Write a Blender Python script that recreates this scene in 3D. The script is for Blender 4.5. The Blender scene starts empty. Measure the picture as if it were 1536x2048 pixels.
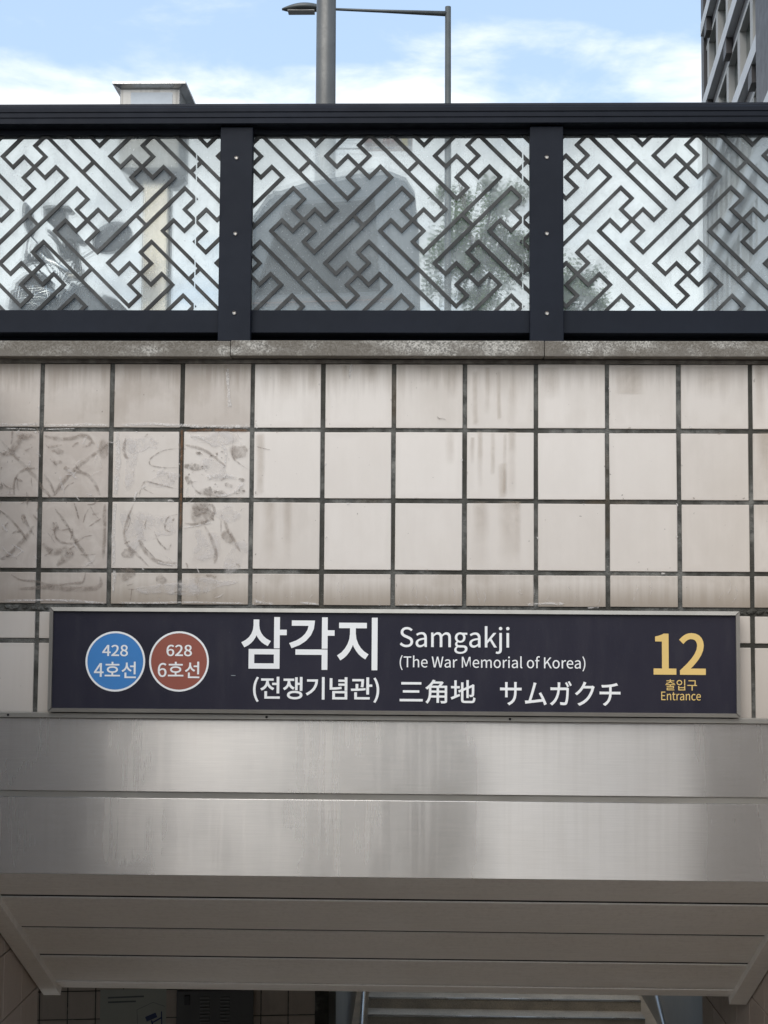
import bpy, bmesh, math, random, os
from mathutils import Vector, Matrix
random.seed(7)
R = math.radians
S = bpy.context.scene
COL = S.collection

# ------------------------------------------------------------------ camera
F_PX = 2840.0                                    # focal length in photo pixels (1536 x 2048)
CAM = Vector((1.0795, -3.9792, -0.5038))
YAW, PITCH, ROLL = -0.02650, 0.06837, 0.006425
cy, sy, cp, sp, cr, sr = (math.cos(YAW), math.sin(YAW), math.cos(PITCH), math.sin(PITCH), math.cos(ROLL), math.sin(ROLL))
FW = Vector((sy*cp, cy*cp, sp)); R0 = Vector((cy, -sy, 0)); U0 = R0.cross(FW)
RT = cr*R0 + sr*U0; UP = -sr*R0 + cr*U0
cam = bpy.data.cameras.new('camera'); cam_o = bpy.data.objects.new('camera', cam); COL.objects.link(cam_o)
cam_o.matrix_world = Matrix(((RT.x, UP.x, -FW.x, CAM.x), (RT.y, UP.y, -FW.y, CAM.y), (RT.z, UP.z, -FW.z, CAM.z), (0, 0, 0, 1)))
cam.sensor_fit = 'VERTICAL'; cam.sensor_height = 36.0; cam.lens = F_PX/2048*36.0
cam.clip_start = 0.05; cam.clip_end = 3000
S.camera = cam_o

def pix(x, y, Y=0.0):
    """point where the photo pixel's ray meets the upright plane at depth Y"""
    d = FW + RT*((x-768)/F_PX) - UP*((y-1024)/F_PX)
    return CAM + d*((Y-CAM.y)/d.y)
def pz(y, Y=0.0, x=768): return pix(x, y, Y).z
def px(x, Y=0.0, y=1024): return pix(x, y, Y).x

# ------------------------------------------------------------------ world, sun, exposure
SUN_EL, SUN_AZ = 48.0, 200.0                     # azimuth clockwise from +Y: behind the camera
W = bpy.data.worlds.new('World'); S.world = W; W.use_nodes = True
wt = W.node_tree; wt.nodes.clear()
def wn(t, **k):
    n = wt.nodes.new(t)
    for a, v in k.items(): setattr(n, a, v)
    return n
sky = wn('ShaderNodeTexSky', sky_type='NISHITA', sun_disc=False, sun_elevation=R(SUN_EL), sun_rotation=R(SUN_AZ),
         air_density=1.0, dust_density=1.2, ozone_density=1.0)
tc = wn('ShaderNodeTexCoord')
mp = wn('ShaderNodeMapping'); mp.inputs['Scale'].default_value = (1.0, 1.0, 2.6); mp.inputs['Location'].default_value = (3.35, 1.1, 0.25)
wt.links.new(tc.outputs['Generated'], mp.inputs['Vector'])
n1 = wn('ShaderNodeTexNoise'); n1.inputs['Scale'].default_value = 9.5; n1.inputs['Detail'].default_value = 9; n1.inputs['Roughness'].default_value = 0.56; n1.inputs['Distortion'].default_value = 0.25
wt.links.new(mp.outputs[0], n1.inputs['Vector'])
sep = wn('ShaderNodeSeparateXYZ'); wt.links.new(tc.outputs['Generated'], sep.inputs[0])
el = wn('ShaderNodeMapRange'); el.inputs[1].default_value = 0.305; el.inputs[2].default_value = 0.395; el.inputs[3].default_value = 0.36; el.inputs[4].default_value = -0.03
wt.links.new(sep.outputs['Z'], el.inputs[0])
ad = wn('ShaderNodeMath', operation='ADD'); wt.links.new(n1.outputs['Fac'], ad.inputs[0]); wt.links.new(el.outputs[0], ad.inputs[1])
cl = wn('ShaderNodeMapRange', interpolation_type='SMOOTHSTEP'); cl.inputs[1].default_value = 0.50; cl.inputs[2].default_value = 0.86; cl.inputs[4].default_value = 0.88
wt.links.new(ad.outputs[0], cl.inputs[0])
pale = wn('ShaderNodeMixRGB', blend_type='MIX'); pale.inputs[0].default_value = 0.62; pale.inputs[2].default_value = (3.15, 4.15, 5.45, 1)
wt.links.new(sky.outputs[0], pale.inputs[1])
mx = wn('ShaderNodeMixRGB'); mx.inputs[2].default_value = (5.9, 6.05, 6.15, 1)
wt.links.new(cl.outputs[0], mx.inputs[0]); wt.links.new(pale.outputs[0], mx.inputs[1])
bg = wn('ShaderNodeBackground'); bg.inputs['Strength'].default_value = 0.12
wt.links.new(mx.outputs[0], bg.inputs['Color'])
wo = wn('ShaderNodeOutputWorld'); wt.links.new(bg.outputs[0], wo.inputs['Surface'])

sun = bpy.data.lights.new('sun', 'SUN'); sun.energy = 1.5; sun.angle = R(55); sun.color = (1.0, 0.945, 0.87)
sun_o = bpy.data.objects.new('sun', sun); COL.objects.link(sun_o); sun_o.location = (0, -10, 12)
sd = Vector((math.sin(R(SUN_AZ))*math.cos(R(SUN_EL)), math.cos(R(SUN_AZ))*math.cos(R(SUN_EL)), math.sin(R(SUN_EL))))
sun_o.rotation_euler = sd.to_track_quat('Z', 'Y').to_euler()

S.view_settings.view_transform = 'Standard'; S.view_settings.look = 'None'
S.view_settings.exposure = 0.84; S.view_settings.gamma = 1.0; S.view_settings.use_curve_mapping = False
S.cycles.use_denoising = True
S.cycles.max_bounces = 10; S.cycles.transparent_max_bounces = 24
S.cycles.sample_clamp_indirect = 6.0; S.cycles.caustics_reflective = False; S.cycles.caustics_refractive = False

# ------------------------------------------------------------------ node helper
class NT:
    def __init__(s, name):
        s.m = bpy.data.materials.new(name); s.m.use_nodes = True; s.t = s.m.node_tree; s.t.nodes.clear()
        s.out = s.t.nodes.new('ShaderNodeOutputMaterial')
    def n(s, typ, ins=None, **k):
        n = s.t.nodes.new(typ)
        for a, v in k.items(): setattr(n, a, v)
        for a, v in (ins or {}).items():
            if isinstance(v, bpy.types.NodeSocket): s.t.links.new(v, n.inputs[a])
            else: n.inputs[a].default_value = v
        return n
    def math(s, op, a, b=0.0, c=0.0, clamp=False):
        n = s.n('ShaderNodeMath', {0: a, 1: b, 2: c}, operation=op); n.use_clamp = clamp; return n.outputs[0]
    def mix(s, f, a, b, mode='MIX'):
        return s.n('ShaderNodeMixRGB', {0: f, 1: a, 2: b}, blend_type=mode).outputs[0]
    def ramp(s, v, a, b, lo=0.0, hi=1.0, smooth=True):
        return s.n('ShaderNodeMapRange', {0: v, 1: a, 2: b, 3: lo, 4: hi}, interpolation_type='SMOOTHSTEP' if smooth else 'LINEAR').outputs[0]
    def pos(s, scale=(1, 1, 1), off=(0, 0, 0), kind='world'):
        if kind == 'world': v = s.n('ShaderNodeNewGeometry').outputs['Position']
        else: v = s.n('ShaderNodeTexCoord').outputs[kind]
        return s.n('ShaderNodeMapping', {'Vector': v, 'Scale': scale, 'Location': off}).outputs[0]
    def noise(s, v, scale, detail=4, rough=0.55, dist=0.0):
        return s.n('ShaderNodeTexNoise', {'Vector': v, 'Scale': scale, 'Detail': detail, 'Roughness': rough, 'Distortion': dist}).outputs['Fac']
    def attr(s, name, typ='OBJECT', out='Fac'):
        return s.n('ShaderNodeAttribute', attribute_type=typ, attribute_name=name).outputs[out]
    def bump(s, h, strength=0.2, dist=0.002):
        return s.n('ShaderNodeBump', {'Height': h, 'Strength': strength, 'Distance': dist}).outputs[0]
    def pbsdf(s, color, rough=0.5, metal=0.0, normal=None, **k):
        ins = {'Base Color': color, 'Roughness': rough, 'Metallic': metal}
        if normal is not None: ins['Normal'] = normal
        ins.update(k)
        return s.n('ShaderNodeBsdfPrincipled', ins).outputs[0]
    def done(s, sh): s.t.links.new(sh, s.out.inputs['Surface']); return s.m
def c4(*c): return (c[0], c[1], c[2], 1.0)

M = {}
def simple(name, color, rough=0.5, metal=0.0, var=0.12, scale=30.0, bump=0.05, **k):
    t = NT(name); p = t.pos(kind='Object')
    f = t.noise(p, scale, 5, 0.6); g = t.noise(p, scale*0.12, 3, 0.5)
    d = t.mix(t.ramp(g, 0.3, 0.7), c4(*[x*(1-var) for x in color]), c4(*[min(1, x*(1+var)) for x in color]))
    d = t.mix(t.ramp(f, 0.35, 0.75, 0, var), d, c4(*[x*0.45 for x in color]))
    M[name] = t.done(t.pbsdf(d, t.ramp(f, 0.2, 0.8, max(0, rough-0.06), min(1, rough+0.08)), metal, t.bump(f, bump, 0.002), **k)); return M[name]

simple('navy_paint', (0.0075, 0.0100, 0.0165), 0.5, 0.0, 0.15, 20, 0.03, **{'Specular IOR Level': 0.16})
simple('lattice_paint', (0.052, 0.053, 0.051), 0.5, 0.0, 0.5, 55, 0.25, **{'Specular IOR Level': 0.25})
simple('screw_steel', (0.45, 0.42, 0.38), 0.35, 0.9)
simple('aluminium', (0.40, 0.385, 0.35), 0.42, 0.85, 0.16, 14, 0.03)
simple('pole_grey', (0.115, 0.115, 0.108), 0.42, 0.25, 0.12, 25, 0.08)
simple('pole_haze', (0.55, 0.56, 0.55), 0.6)  # pale tone for haze over the lower pole
simple('lamp_grey', (0.075, 0.082, 0.078), 0.45, 0.1)
simple('lamp_led', (0.5, 0.48, 0.44), 0.3)
simple('dark_rubber', (0.012, 0.012, 0.013), 0.75)
simple('black_plastic', (0.018, 0.019, 0.021), 0.45)
simple('black_paint', (0.012, 0.013, 0.016), 0.25)
simple('truck_paint', (0.15, 0.17, 0.19), 0.25, 0.0, 0.12, 8, 0.01)
simple('chrome', (0.72, 0.72, 0.70), 0.16, 1.0, 0.05)
simple('mirror_back', (0.022, 0.026, 0.032), 0.4)
simple('mirror_glass', (0.55, 0.58, 0.60), 0.05, 1.0, 0.02)
simple('dark_glass', (0.018, 0.022, 0.026), 0.06, 0.0, 0.05, 5, 0.0)
simple('lamp_red', (0.35, 0.02, 0.015), 0.2)
simple('belt_trim', (0.20, 0.13, 0.11), 0.4)
simple('lamp_clear', (0.6, 0.6, 0.58), 0.12)
simple('asphalt', (0.05, 0.05, 0.052), 0.85, 0, 0.2, 60, 0.4)
simple('concrete', (0.36, 0.345, 0.32), 0.8, 0, 0.1, 12, 0.15)
simple('facade_pale', (0.56, 0.57, 0.57), 0.65, 0, 0.06, 3, 0.03)
simple('facade_beige', (0.43, 0.425, 0.40), 0.75, 0, 0.08, 3, 0.05)
simple('facade_dark', (0.050, 0.046, 0.046), 0.55, 0, 0.1, 3, 0.03)
simple('facade_grey', (0.20, 0.215, 0.21), 0.6, 0, 0.08, 3, 0.03)
simple('facade_glass', (0.03, 0.045, 0.038), 0.05, 0.0, 0.1, 1, 0.0)
simple('bark', (0.10, 0.078, 0.06), 0.9, 0, 0.3, 40, 0.6)
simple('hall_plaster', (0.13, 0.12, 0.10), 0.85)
simple('painted_opening', (0.03, 0.029, 0.027), 0.9)  # near-black that stands for the darkness of an opening
simple('poster_paper', (0.40, 0.41, 0.36), 0.5, 0, 0.04)
simple('print_grey', (0.12, 0.13, 0.13), 0.6)
simple('print_blue', (0.012, 0.03, 0.12), 0.5)
simple('cabinet_paint', (0.085, 0.085, 0.085), 0.45, 0.1, 0.12)
simple('cabinet_relief', (0.16, 0.16, 0.155), 0.5)
simple('black_void', (0.01, 0.01, 0.01), 0.9)
t = NT('sign_navy')
n = t.noise(t.pos((1, 1, 0.25)), 22, 5, 0.65); g = t.noise(t.pos(), 2.2, 3); sp_ = t.noise(t.pos(), 320, 2, 0.5)
c = t.mix(t.ramp(g, 0.3, 0.7), c4(0.0185, 0.0180, 0.0295), c4(0.024, 0.0225, 0.0345)); c = t.mix(t.ramp(n, 0.5, 0.8, 0, 0.10), c, c4(0.10, 0.095, 0.09)); c = t.mix(t.ramp(sp_, 0.72, 0.75, 0, 0.25), c, c4(0.2, 0.19, 0.18))
M['sign_navy'] = t.done(t.pbsdf(c, t.ramp(n, 0.3, 0.7, 0.34, 0.5), 0, None, **{'Specular IOR Level': 0.25}))
simple('print_white', (0.80, 0.81, 0.80), 0.45, 0, 0.02, 20, 0.0)
simple('print_gold', (0.72, 0.51, 0.18), 0.4, 0, 0.04, 30, 0.0)
simple('roundel_blue', (0.045, 0.205, 0.50), 0.4, 0, 0.03, 20, 0.0)
simple('roundel_brown', (0.275, 0.082, 0.056), 0.4, 0, 0.03, 20, 0.0)
simple('banner_cloth', (0.40, 0.36, 0.345), 0.7, 0, 0.05)
simple('banner_red', (0.27, 0.14, 0.13), 0.7)
simple('banner_yellow', (0.52, 0.46, 0.20), 0.7)
simple('sticker', (0.46, 0.50, 0.53), 0.5)
simple('sticker_ink', (0.25, 0.28, 0.31), 0.5)

def tile_mat(name, a, b, dirt, dark=1.0):
    t = NT(name)
    rnd = t.n('ShaderNodeObjectInfo').outputs['Random']
    base = t.mix(rnd, c4(*a), c4(*b))
    g = t.n('ShaderNodeSeparateXYZ', {0: t.n('ShaderNodeTexCoord').outputs['Generated']})
    gx, gz = g.outputs[0], g.outputs[2]
    streak = t.noise(t.pos((1, 1, 0.05)), 48, 4, 0.62)
    cloud = t.noise(t.pos((1, 1, 0.55)), 7.5, 5, 0.6)
    grime = t.attr('grime'); top = t.attr('top'); bot = t.attr('bottom'); film = t.attr('film')
    # rim dirt round each tile
    ex = t.math('MINIMUM', gx, t.math('SUBTRACT', 1.0, gx)); ez = t.math('MINIMUM', gz, t.math('SUBTRACT', 1.0, gz))
    e = t.math('MINIMUM', ex, ez)
    rim = t.math('MULTIPLY', t.ramp(t.math('ADD', e, t.ramp(cloud, 0.3, 0.7, -0.05, 0.03)), 0.0, 0.12, 0.55, 0.0), t.math('ADD', t.math('MULTIPLY', grime, 0.75), 0.10))
    tz = t.math('MULTIPLY', t.ramp(t.math('ADD', gz, t.ramp(streak, 0.3, 0.7, -0.20, 0.16)), 0.30, 1.10), top)
    bz = t.math('MULTIPLY', t.ramp(t.math('ADD', gz, t.ramp(streak, 0.3, 0.7, 0.10, -0.10)), 0.0, 1.15, 1.0, 0.12), bot)
    gen = t.math('MULTIPLY', t.ramp(t.math('ADD', t.math('MULTIPLY', cloud, 0.8), t.math('MULTIPLY', streak, 0.2)), 0.34, 0.68), grime)
    f = t.math('MAXIMUM', t.math('MAXIMUM', rim, tz), t.math('MAXIMUM', bz, gen), clamp=True)
    f = t.math('MULTIPLY', f, 0.86)
    c = t.mix(f, base, c4(*dirt))
    fz = t.noise(t.pos(), 16, 5, 0.65, 0.8)
    c = t.mix(t.math('MULTIPLY', t.ramp(fz, 0.30, 0.62, 0.55, 1.0), film), c, c4(0.345, 0.292, 0.252))
    fine = t.noise(t.pos(), 420, 3, 0.6)
    c = t.mix(t.ramp(fine, 0.60, 0.72, 0, 0.10), c, c4(0.2, 0.17, 0.15))
    spk = t.noise(t.pos((1, 1, 1), (3, 0, 1)), 85, 2, 0.5)
    c = t.mix(t.ramp(spk, 0.735, 0.76, 0, 0.6), c, c4(0.12, 0.10, 0.085))
    ro = t.ramp(t.math('ADD', f, t.math('MULTIPLY', cloud, 0.5)), 0.1, 0.9, 0.30, 0.62)
    hb = t.math('ADD', t.math('MULTIPLY', fine, 0.25), t.noise(t.pos(), 26, 2, 0.5))
    M[name] = t.done(t.pbsdf(c, ro, 0, t.bump(hb, 0.16, 0.0016)))
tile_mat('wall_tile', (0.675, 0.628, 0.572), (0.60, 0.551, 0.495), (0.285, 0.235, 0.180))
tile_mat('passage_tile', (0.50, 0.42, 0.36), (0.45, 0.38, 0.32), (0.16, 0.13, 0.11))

t = NT('grout')
a = t.noise(t.pos(), 24, 6, 0.7); b = t.noise(t.pos(), 4.2, 3, 0.5); d = t.noise(t.pos(), 260, 3, 0.6)
c = t.mix(t.ramp(a, 0.32, 0.68), c4(0.045, 0.046, 0.041), c4(0.19, 0.188, 0.17))
c = t.mix(t.ramp(b, 0.42, 0.60, 0, 0.85), c, c4(0.036, 0.034, 0.026))
c = t.mix(t.ramp(t.noise(t.pos(off=(7, 2, 3)), 3.1, 3), 0.60, 0.72, 0, 0.55), c, c4(0.11, 0.078, 0.045))
c = t.mix(t.ramp(d, 0.62, 0.72, 0, 0.5), c, c4(0.24, 0.24, 0.23))
M['grout'] = t.done(t.pbsdf(c, 0.9, 0, t.bump(t.math('ADD', a, d), 0.8, 0.004)))

t = NT('mortar')
a = t.noise(t.pos(), 30, 5, 0.65); b = t.noise(t.pos((1, 1, 0.3)), 9, 4)
c = t.mix(t.ramp(a, 0.3, 0.7), c4(0.085, 0.076, 0.064), c4(0.20, 0.182, 0.158)); c = t.mix(t.ramp(b, 0.45, 0.7, 0, 0.8), c, c4(0.05, 0.043, 0.035))
M['mortar'] = t.done(t.pbsdf(c, 0.9, 0, t.bump(a, 0.5, 0.003)))

t = NT('granite')
v = t.n('ShaderNodeTexVoronoi', {'Vector': t.pos(), 'Scale': 230.0, 'Randomness': 1.0})
vs = t.n('ShaderNodeSeparateColor', {0: v.outputs['Color']}).outputs[0]
n = t.noise(t.pos(), 210, 3, 0.6); big = t.noise(t.pos((1, 1, 2.0)), 5.0, 4, 0.6)
c = t.mix(t.ramp(vs, 0.10, 0.9, smooth=False), c4(0.22, 0.208, 0.183), c4(0.48, 0.46, 0.41))
c = t.mix(t.ramp(n, 0.50, 0.60, 0, 0.75), c, c4(0.09, 0.085, 0.075))
c = t.mix(t.math('MULTIPLY', t.ramp(big, 0.38, 0.58, 0.08, 0.9), 0.9), c, c4(0.10, 0.084, 0.064))
gz = t.n('ShaderNodeSeparateXYZ', {0: t.n('ShaderNodeTexCoord').outputs['Generated']}).outputs[2]
c = t.mix(t.ramp(t.math('ADD', gz, t.ramp(t.noise(t.pos((1, 1, 0.2)), 30, 4), 0.3, 0.7, -0.35, 0.35)), 0.0, 0.5, 0.75, 0.0), c, c4(0.13, 0.115, 0.095))
M['granite'] = t.done(t.pbsdf(c, 0.82, 0, t.bump(n, 0.35, 0.002)))

def brushed(name, col, rough, metal, stain=0.5):
    t = NT(name)
    br = t.noise(t.pos((1, 1, 60)), 9, 5, 0.6); fine = t.noise(t.pos((1, 1, 90)), 40, 3, 0.6)
    st = t.noise(t.pos((1, 1, 0.022)), 62, 4, 0.62); blot = t.noise(t.pos((1, 1, 0.6)), 4.0, 4, 0.6)
    gz = t.n('ShaderNodeSeparateXYZ', {0: t.n('ShaderNodeTexCoord').outputs['Generated']}).outputs[2]
    sk = t.math('MULTIPLY', t.ramp(st, 0.44, 0.66), t.ramp(t.math('ADD', gz, t.ramp(st, 0.3, 0.7, -0.25, 0.25)), -0.1, 1.0, 0.25, 1.0))
    c = t.mix(t.math('MULTIPLY', sk, stain), c4(*col), c4(col[0]*0.52, col[1]*0.49, col[2]*0.45))
    c = t.mix(t.ramp(br, 0.3, 0.7, 0.0, 0.22), c, c4(col[0]*0.6, col[1]*0.6, col[2]*0.6))
    c = t.mix(t.ramp(blot, 0.42, 0.70, 0, 0.12), c, c4(col[0]*0.66, col[1]*0.62, col[2]*0.57))
    band = t.noise(t.pos((1.0, 1, 0.10), (2.2, 0, 0.4)), 2.3, 1, 0.45)
    ro = t.math('ADD', t.ramp(band, 0.35, 0.65, -0.07, 0.10), t.ramp(blot, 0.3, 0.7, rough-0.02, rough+0.03)); ro = t.math('ADD', ro, t.math('MULTIPLY', sk, 0.03))
    tg = t.n('ShaderNodeTangent', direction_type='RADIAL', axis='Z').outputs[0]
    h = t.math('ADD', t.math('MULTIPLY', br, 0.5), fine)
    wav = t.noise(t.pos((1.0, 1, 0.30), (4.3, 0, 1.7)), 2.0, 2, 0.5)
    nb = t.n('ShaderNodeBump', {'Height': wav, 'Strength': 0.11, 'Distance': 0.02}).outputs[0]
    nb = t.n('ShaderNodeBump', {'Height': h, 'Strength': 0.05, 'Distance': 0.001, 'Normal': nb}).outputs[0]
    M[name] = t.done(t.pbsdf(c, ro, metal, nb, Anisotropic=1.0, Tangent=tg, **{'Anisotropic Rotation': 0.25})); return M[name]
brushed('brushed_steel', (0.60, 0.58, 0.55), 0.31, 0.92, 0.10)
brushed('soffit_metal', (0.78, 0.74, 0.685), 0.6, 0.0, 0.15)
brushed('polished_steel', (0.58, 0.575, 0.56), 0.28, 1.0, 0.3)

def residue(name, col, amt, rough, lo=0.36, hi=0.6, sc=45):
    t = NT(name)
    f = t.attr('fade', 'GEOMETRY'); n = t.noise(t.pos(), sc, 5, 0.65, 0.5)
    a = t.math('MULTIPLY', t.math('MULTIPLY', f, t.ramp(n, lo, hi, 0.25, 1.0)), amt, clamp=True)
    sh = t.pbsdf(c4(*col), rough)
    tr = t.n('ShaderNodeBsdfTransparent').outputs[0]
    M[name] = t.done(t.n('ShaderNodeMixShader', {0: a, 1: tr, 2: sh}).outputs[0])
brushed('warm_reflection_steel', (0.58, 0.535, 0.455), 0.25, 1.0, 0.5)  # gold tint puts reflections of sunlit surroundings into the steel colour
brushed('dull_steel', (0.40, 0.40, 0.385), 0.42, 0.8, 0.4)
residue('smear_brown', (0.255, 0.208, 0.170), 0.48, 0.6)
residue('smear_dark', (0.17, 0.135, 0.105), 0.48, 0.6, 0.42, 0.58, 90)
residue('smear_white', (0.66, 0.625, 0.585), 0.8, 0.8, 0.38, 0.60, 120)
residue('milky_film', (0.66, 0.62, 0.585), 0.55, 0.5, 0.38, 0.60, 30)
residue('drip_tan', (0.42, 0.345, 0.265), 0.30, 0.6, 0.25, 0.7, 9)
residue('rust_stain', (0.16, 0.075, 0.03), 0.75, 0.8, 0.35, 0.6, 60)

# acrylic sheet, dusty
t = NT('dusty_acrylic')
a = t.noise(t.pos(), 3.2, 5, 0.6); b = t.noise(t.pos(), 26, 6, 0.7); d = t.noise(t.pos((1, 1, 0.12)), 40, 4, 0.6)
s_ = t.noise(t.pos(), 150, 2, 0.5)
h = t.math('ADD', t.ramp(a, 0.34, 0.66, 0.15, 0.34), t.math('ADD', t.ramp(b, 0.45, 0.75, 0, 0.07), t.ramp(d, 0.5, 0.8, 0, 0.06)))
h = t.math('ADD', h, t.ramp(s_, 0.70, 0.74, 0.0, 0.25), clamp=True)
df = t.n('ShaderNodeBsdfDiffuse', {'Color': c4(0.64, 0.69, 0.69)}).outputs[0]
tl = t.n('ShaderNodeBsdfTranslucent', {'Color': c4(0.86, 0.89, 0.88)}).outputs[0]
dust = t.n('ShaderNodeMixShader', {0: 0.5, 1: df, 2: tl}).outputs[0]
tr = t.n('ShaderNodeBsdfTransparent', {'Color': c4(0.94, 0.965, 0.955)}).outputs[0]
rf = t.n('ShaderNodeBsdfRefraction', {'Color': c4(0.95, 0.97, 0.96), 'Roughness': 0.13, 'IOR': 1.015}).outputs[0]
soft = t.n('ShaderNodeMixShader', {0: 0.28, 1: tr, 2: rf}).outputs[0]          # scuffed surface: part of the view is softened
body = t.n('ShaderNodeMixShader', {0: h, 1: soft, 2: dust}).outputs[0]
gl = t.n('ShaderNodeBsdfGlossy', {'Color': c4(0.9, 0.9, 0.9), 'Roughness': 0.06}).outputs[0]
fr = t.n('ShaderNodeFresnel', {'IOR': 1.35}).outputs[0]
M['dusty_acrylic'] = t.done(t.n('ShaderNodeMixShader', {0: fr, 1: body, 2: gl}).outputs[0])

t = NT('foliage')
ob = t.n('ShaderNodeNewGeometry').outputs['Random Per Island']
c = t.mix(ob, c4(0.06, 0.12, 0.03), c4(0.17, 0.27, 0.07))
sh = t.n('ShaderNodeMixShader', {0: 0.35, 1: t.pbsdf(c, 0.5), 2: t.n('ShaderNodeBsdfTranslucent', {'Color': c}).outputs[0]}).outputs[0]
M['foliage'] = t.done(sh)

t = NT('stairwell_tile')           # out-of-frame stretch of the stairwell sides
bt = t.n('ShaderNodeTexBrick', {'Vector': t.pos((0, 1, 1)), 'Scale': 1.0})
v3 = t.n('ShaderNodeSeparateXYZ', {0: t.n('ShaderNodeNewGeometry').outputs['Position']})
cv = t.n('ShaderNodeCombineXYZ', {0: v3.outputs[1], 1: v3.outputs[2]}).outputs[0]
bt = t.n('ShaderNodeTexBrick', {'Vector': cv, 'Color1': c4(0.60, 0.55, 0.51), 'Color2': c4(0.56, 0.51, 0.47), 'Mortar': c4(0.07, 0.07, 0.065), 'Scale': 1.0,
                                'Mortar Size': 0.006, 'Brick Width': 0.2, 'Row Height': 0.2}, offset=0.0)
M['stairwell_tile'] = t.done(t.pbsdf(bt.outputs['Color'], 0.4))

t = NT('step_granite')
n = t.noise(t.pos(), 130, 3, 0.6); b = t.noise(t.pos(), 3, 4)
c = t.mix(t.ramp(n, 0.4, 0.65), c4(0.58, 0.50, 0.39), c4(0.38, 0.315, 0.24)); c = t.mix(t.ramp(b, 0.4, 0.7, 0, 0.35), c, c4(0.14, 0.12, 0.10))
M['step_granite'] = t.done(t.pbsdf(c, 0.55, 0, t.bump(n, 0.1, 0.001)))

# ------------------------------------------------------------------ mesh helpers
def link(name, me, mat=None, parent=None, loc=(0, 0, 0), rot=None):
    o = bpy.data.objects.new(name, me)
    COL.objects.link(o); o.location = loc
    if rot: o.rotation_euler = rot
    if mat and not me.materials: me.materials.append(M[mat])
    if parent: o.parent = parent
    return o
def tag(o, label=None, cat=None, group=None, kind=None):
    for k, v in (('label', label), ('category', cat), ('group', group), ('kind', kind)):
        if v: o[k] = v
    return o
def empty(name, loc, label, cat, group=None, rz=0.0):
    o = bpy.data.objects.new(name, None); COL.objects.link(o); o.location = loc; o.rotation_euler = (0, 0, rz); o.empty_display_size = 0.1
    return tag(o, label, cat, group)
def mesh(name, v, f, smooth=False, recalc=True):
    me = bpy.data.meshes.new(name); me.from_pydata([tuple(p) for p in v], [], f)
    if recalc:
        bm = bmesh.new(); bm.from_mesh(me); bmesh.ops.recalc_face_normals(bm, faces=bm.faces); bm.to_mesh(me); bm.free()
    if smooth:
        for p in me.polygons: p.use_smooth = True
    me.update(); return me
BOXF = [(0, 1, 2, 3), (7, 6, 5, 4), (0, 4, 5, 1), (1, 5, 6, 2), (2, 6, 7, 3), (3, 7, 4, 0)]
def box_me(name, lo, hi, bev=0.0, seg=1, smooth=False):
    (x0, y0, z0), (x1, y1, z1) = lo, hi
    v = [(x0, y0, z0), (x1, y0, z0), (x1, y1, z0), (x0, y1, z0), (x0, y0, z1), (x1, y0, z1), (x1, y1, z1), (x0, y1, z1)]
    me = mesh(name, v, BOXF)
    if bev:
        bm = bmesh.new(); bm.from_mesh(me); bmesh.ops.bevel(bm, geom=bm.edges[:], offset=bev, segments=seg, affect='EDGES', profile=0.5); bm.to_mesh(me); bm.free()
        if smooth:
            for p in me.polygons: p.use_smooth = True
    return me
def box(name, lo, hi, mat, parent=None, bev=0.0, seg=1):
    """box from world (or parent-local) corners; the object's origin is its centre"""
    c = [(a+b)/2 for a, b in zip(lo, hi)]
    me = box_me(name, [a-k for a, k in zip(lo, c)], [b-k for b, k in zip(hi, c)], bev, seg)
    pl = parent.location if (parent and parent.rotation_euler.z == 0 and not parent.get('_local')) else Vector((0, 0, 0))
    return link(name, me, mat, parent, Vector(c)-pl)
def tube_me(name, pts, rad, seg=12, cap=True, smooth=True):
    pts = [Vector(p) for p in pts]; rad = rad if isinstance(rad, (list, tuple)) else [rad]*len(pts)
    v, f = [], []
    up = Vector((0, 0, 1))
    for i, p in enumerate(pts):
        d = (pts[min(i+1, len(pts)-1)]-pts[max(i-1, 0)]).normalized()
        a = d.cross(up if abs(d.z) < 0.95 else Vector((1, 0, 0))).normalized(); b = a.cross(d)
        for k in range(seg):
            t_ = 2*math.pi*k/seg; v.append(p+(a*math.cos(t_)+b*math.sin(t_))*rad[i])
    for i in range(len(pts)-1):
        for k in range(seg): f.append((i*seg+k, i*seg+(k+1) % seg, (i+1)*seg+(k+1) % seg, (i+1)*seg+k))
    if cap: f += [tuple(range(seg)), tuple(range((len(pts)-1)*seg, len(pts)*seg))]
    me = mesh(name, v, f)
    if smooth:
        for p in me.polygons: p.use_smooth = len(p.vertices) == 4
    return me
def tube(name, pts, rad, mat, parent=None, seg=12):
    return link(name, tube_me(name, [Vector(p)-(parent.location if parent and not parent.get('_local') else Vector((0, 0, 0))) for p in pts], rad, seg), mat, parent)
def prism_me(name, poly, ax, d0, d1):
    """extrude a 2-D outline along axis ax ('x','y','z')"""
    def P(a, b, d): return {'x': (d, a, b), 'y': (a, d, b), 'z': (a, b, d)}[ax]
    n = len(poly); v = [P(a, b, d0) for a, b in poly]+[P(a, b, d1) for a, b in poly]
    f = [tuple(range(n)), tuple(range(n, 2*n))]+[(i, (i+1) % n, n+(i+1) % n, n+i) for i in range(n)]
    return mesh(name, v, f)
def rel(me, parent):
    me.transform(Matrix.Translation(-parent.location)); return me

# ------------------------------------------------------------------ main levels
STREET = -0.05
XL, XR = -0.185, 2.165                     # inner faces of the stairwell sides
Z_COP1, Z_COP0 = pz(681, -0.05), pz(712, -0.05)
Z_TILE = pz(728.5)
Z_LT, Z_LB = pz(1437, -0.02), pz(1755.5, -0.02)
FLOOR = -5.9
SL = R(31.7); TS = math.tan(SL)

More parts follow.
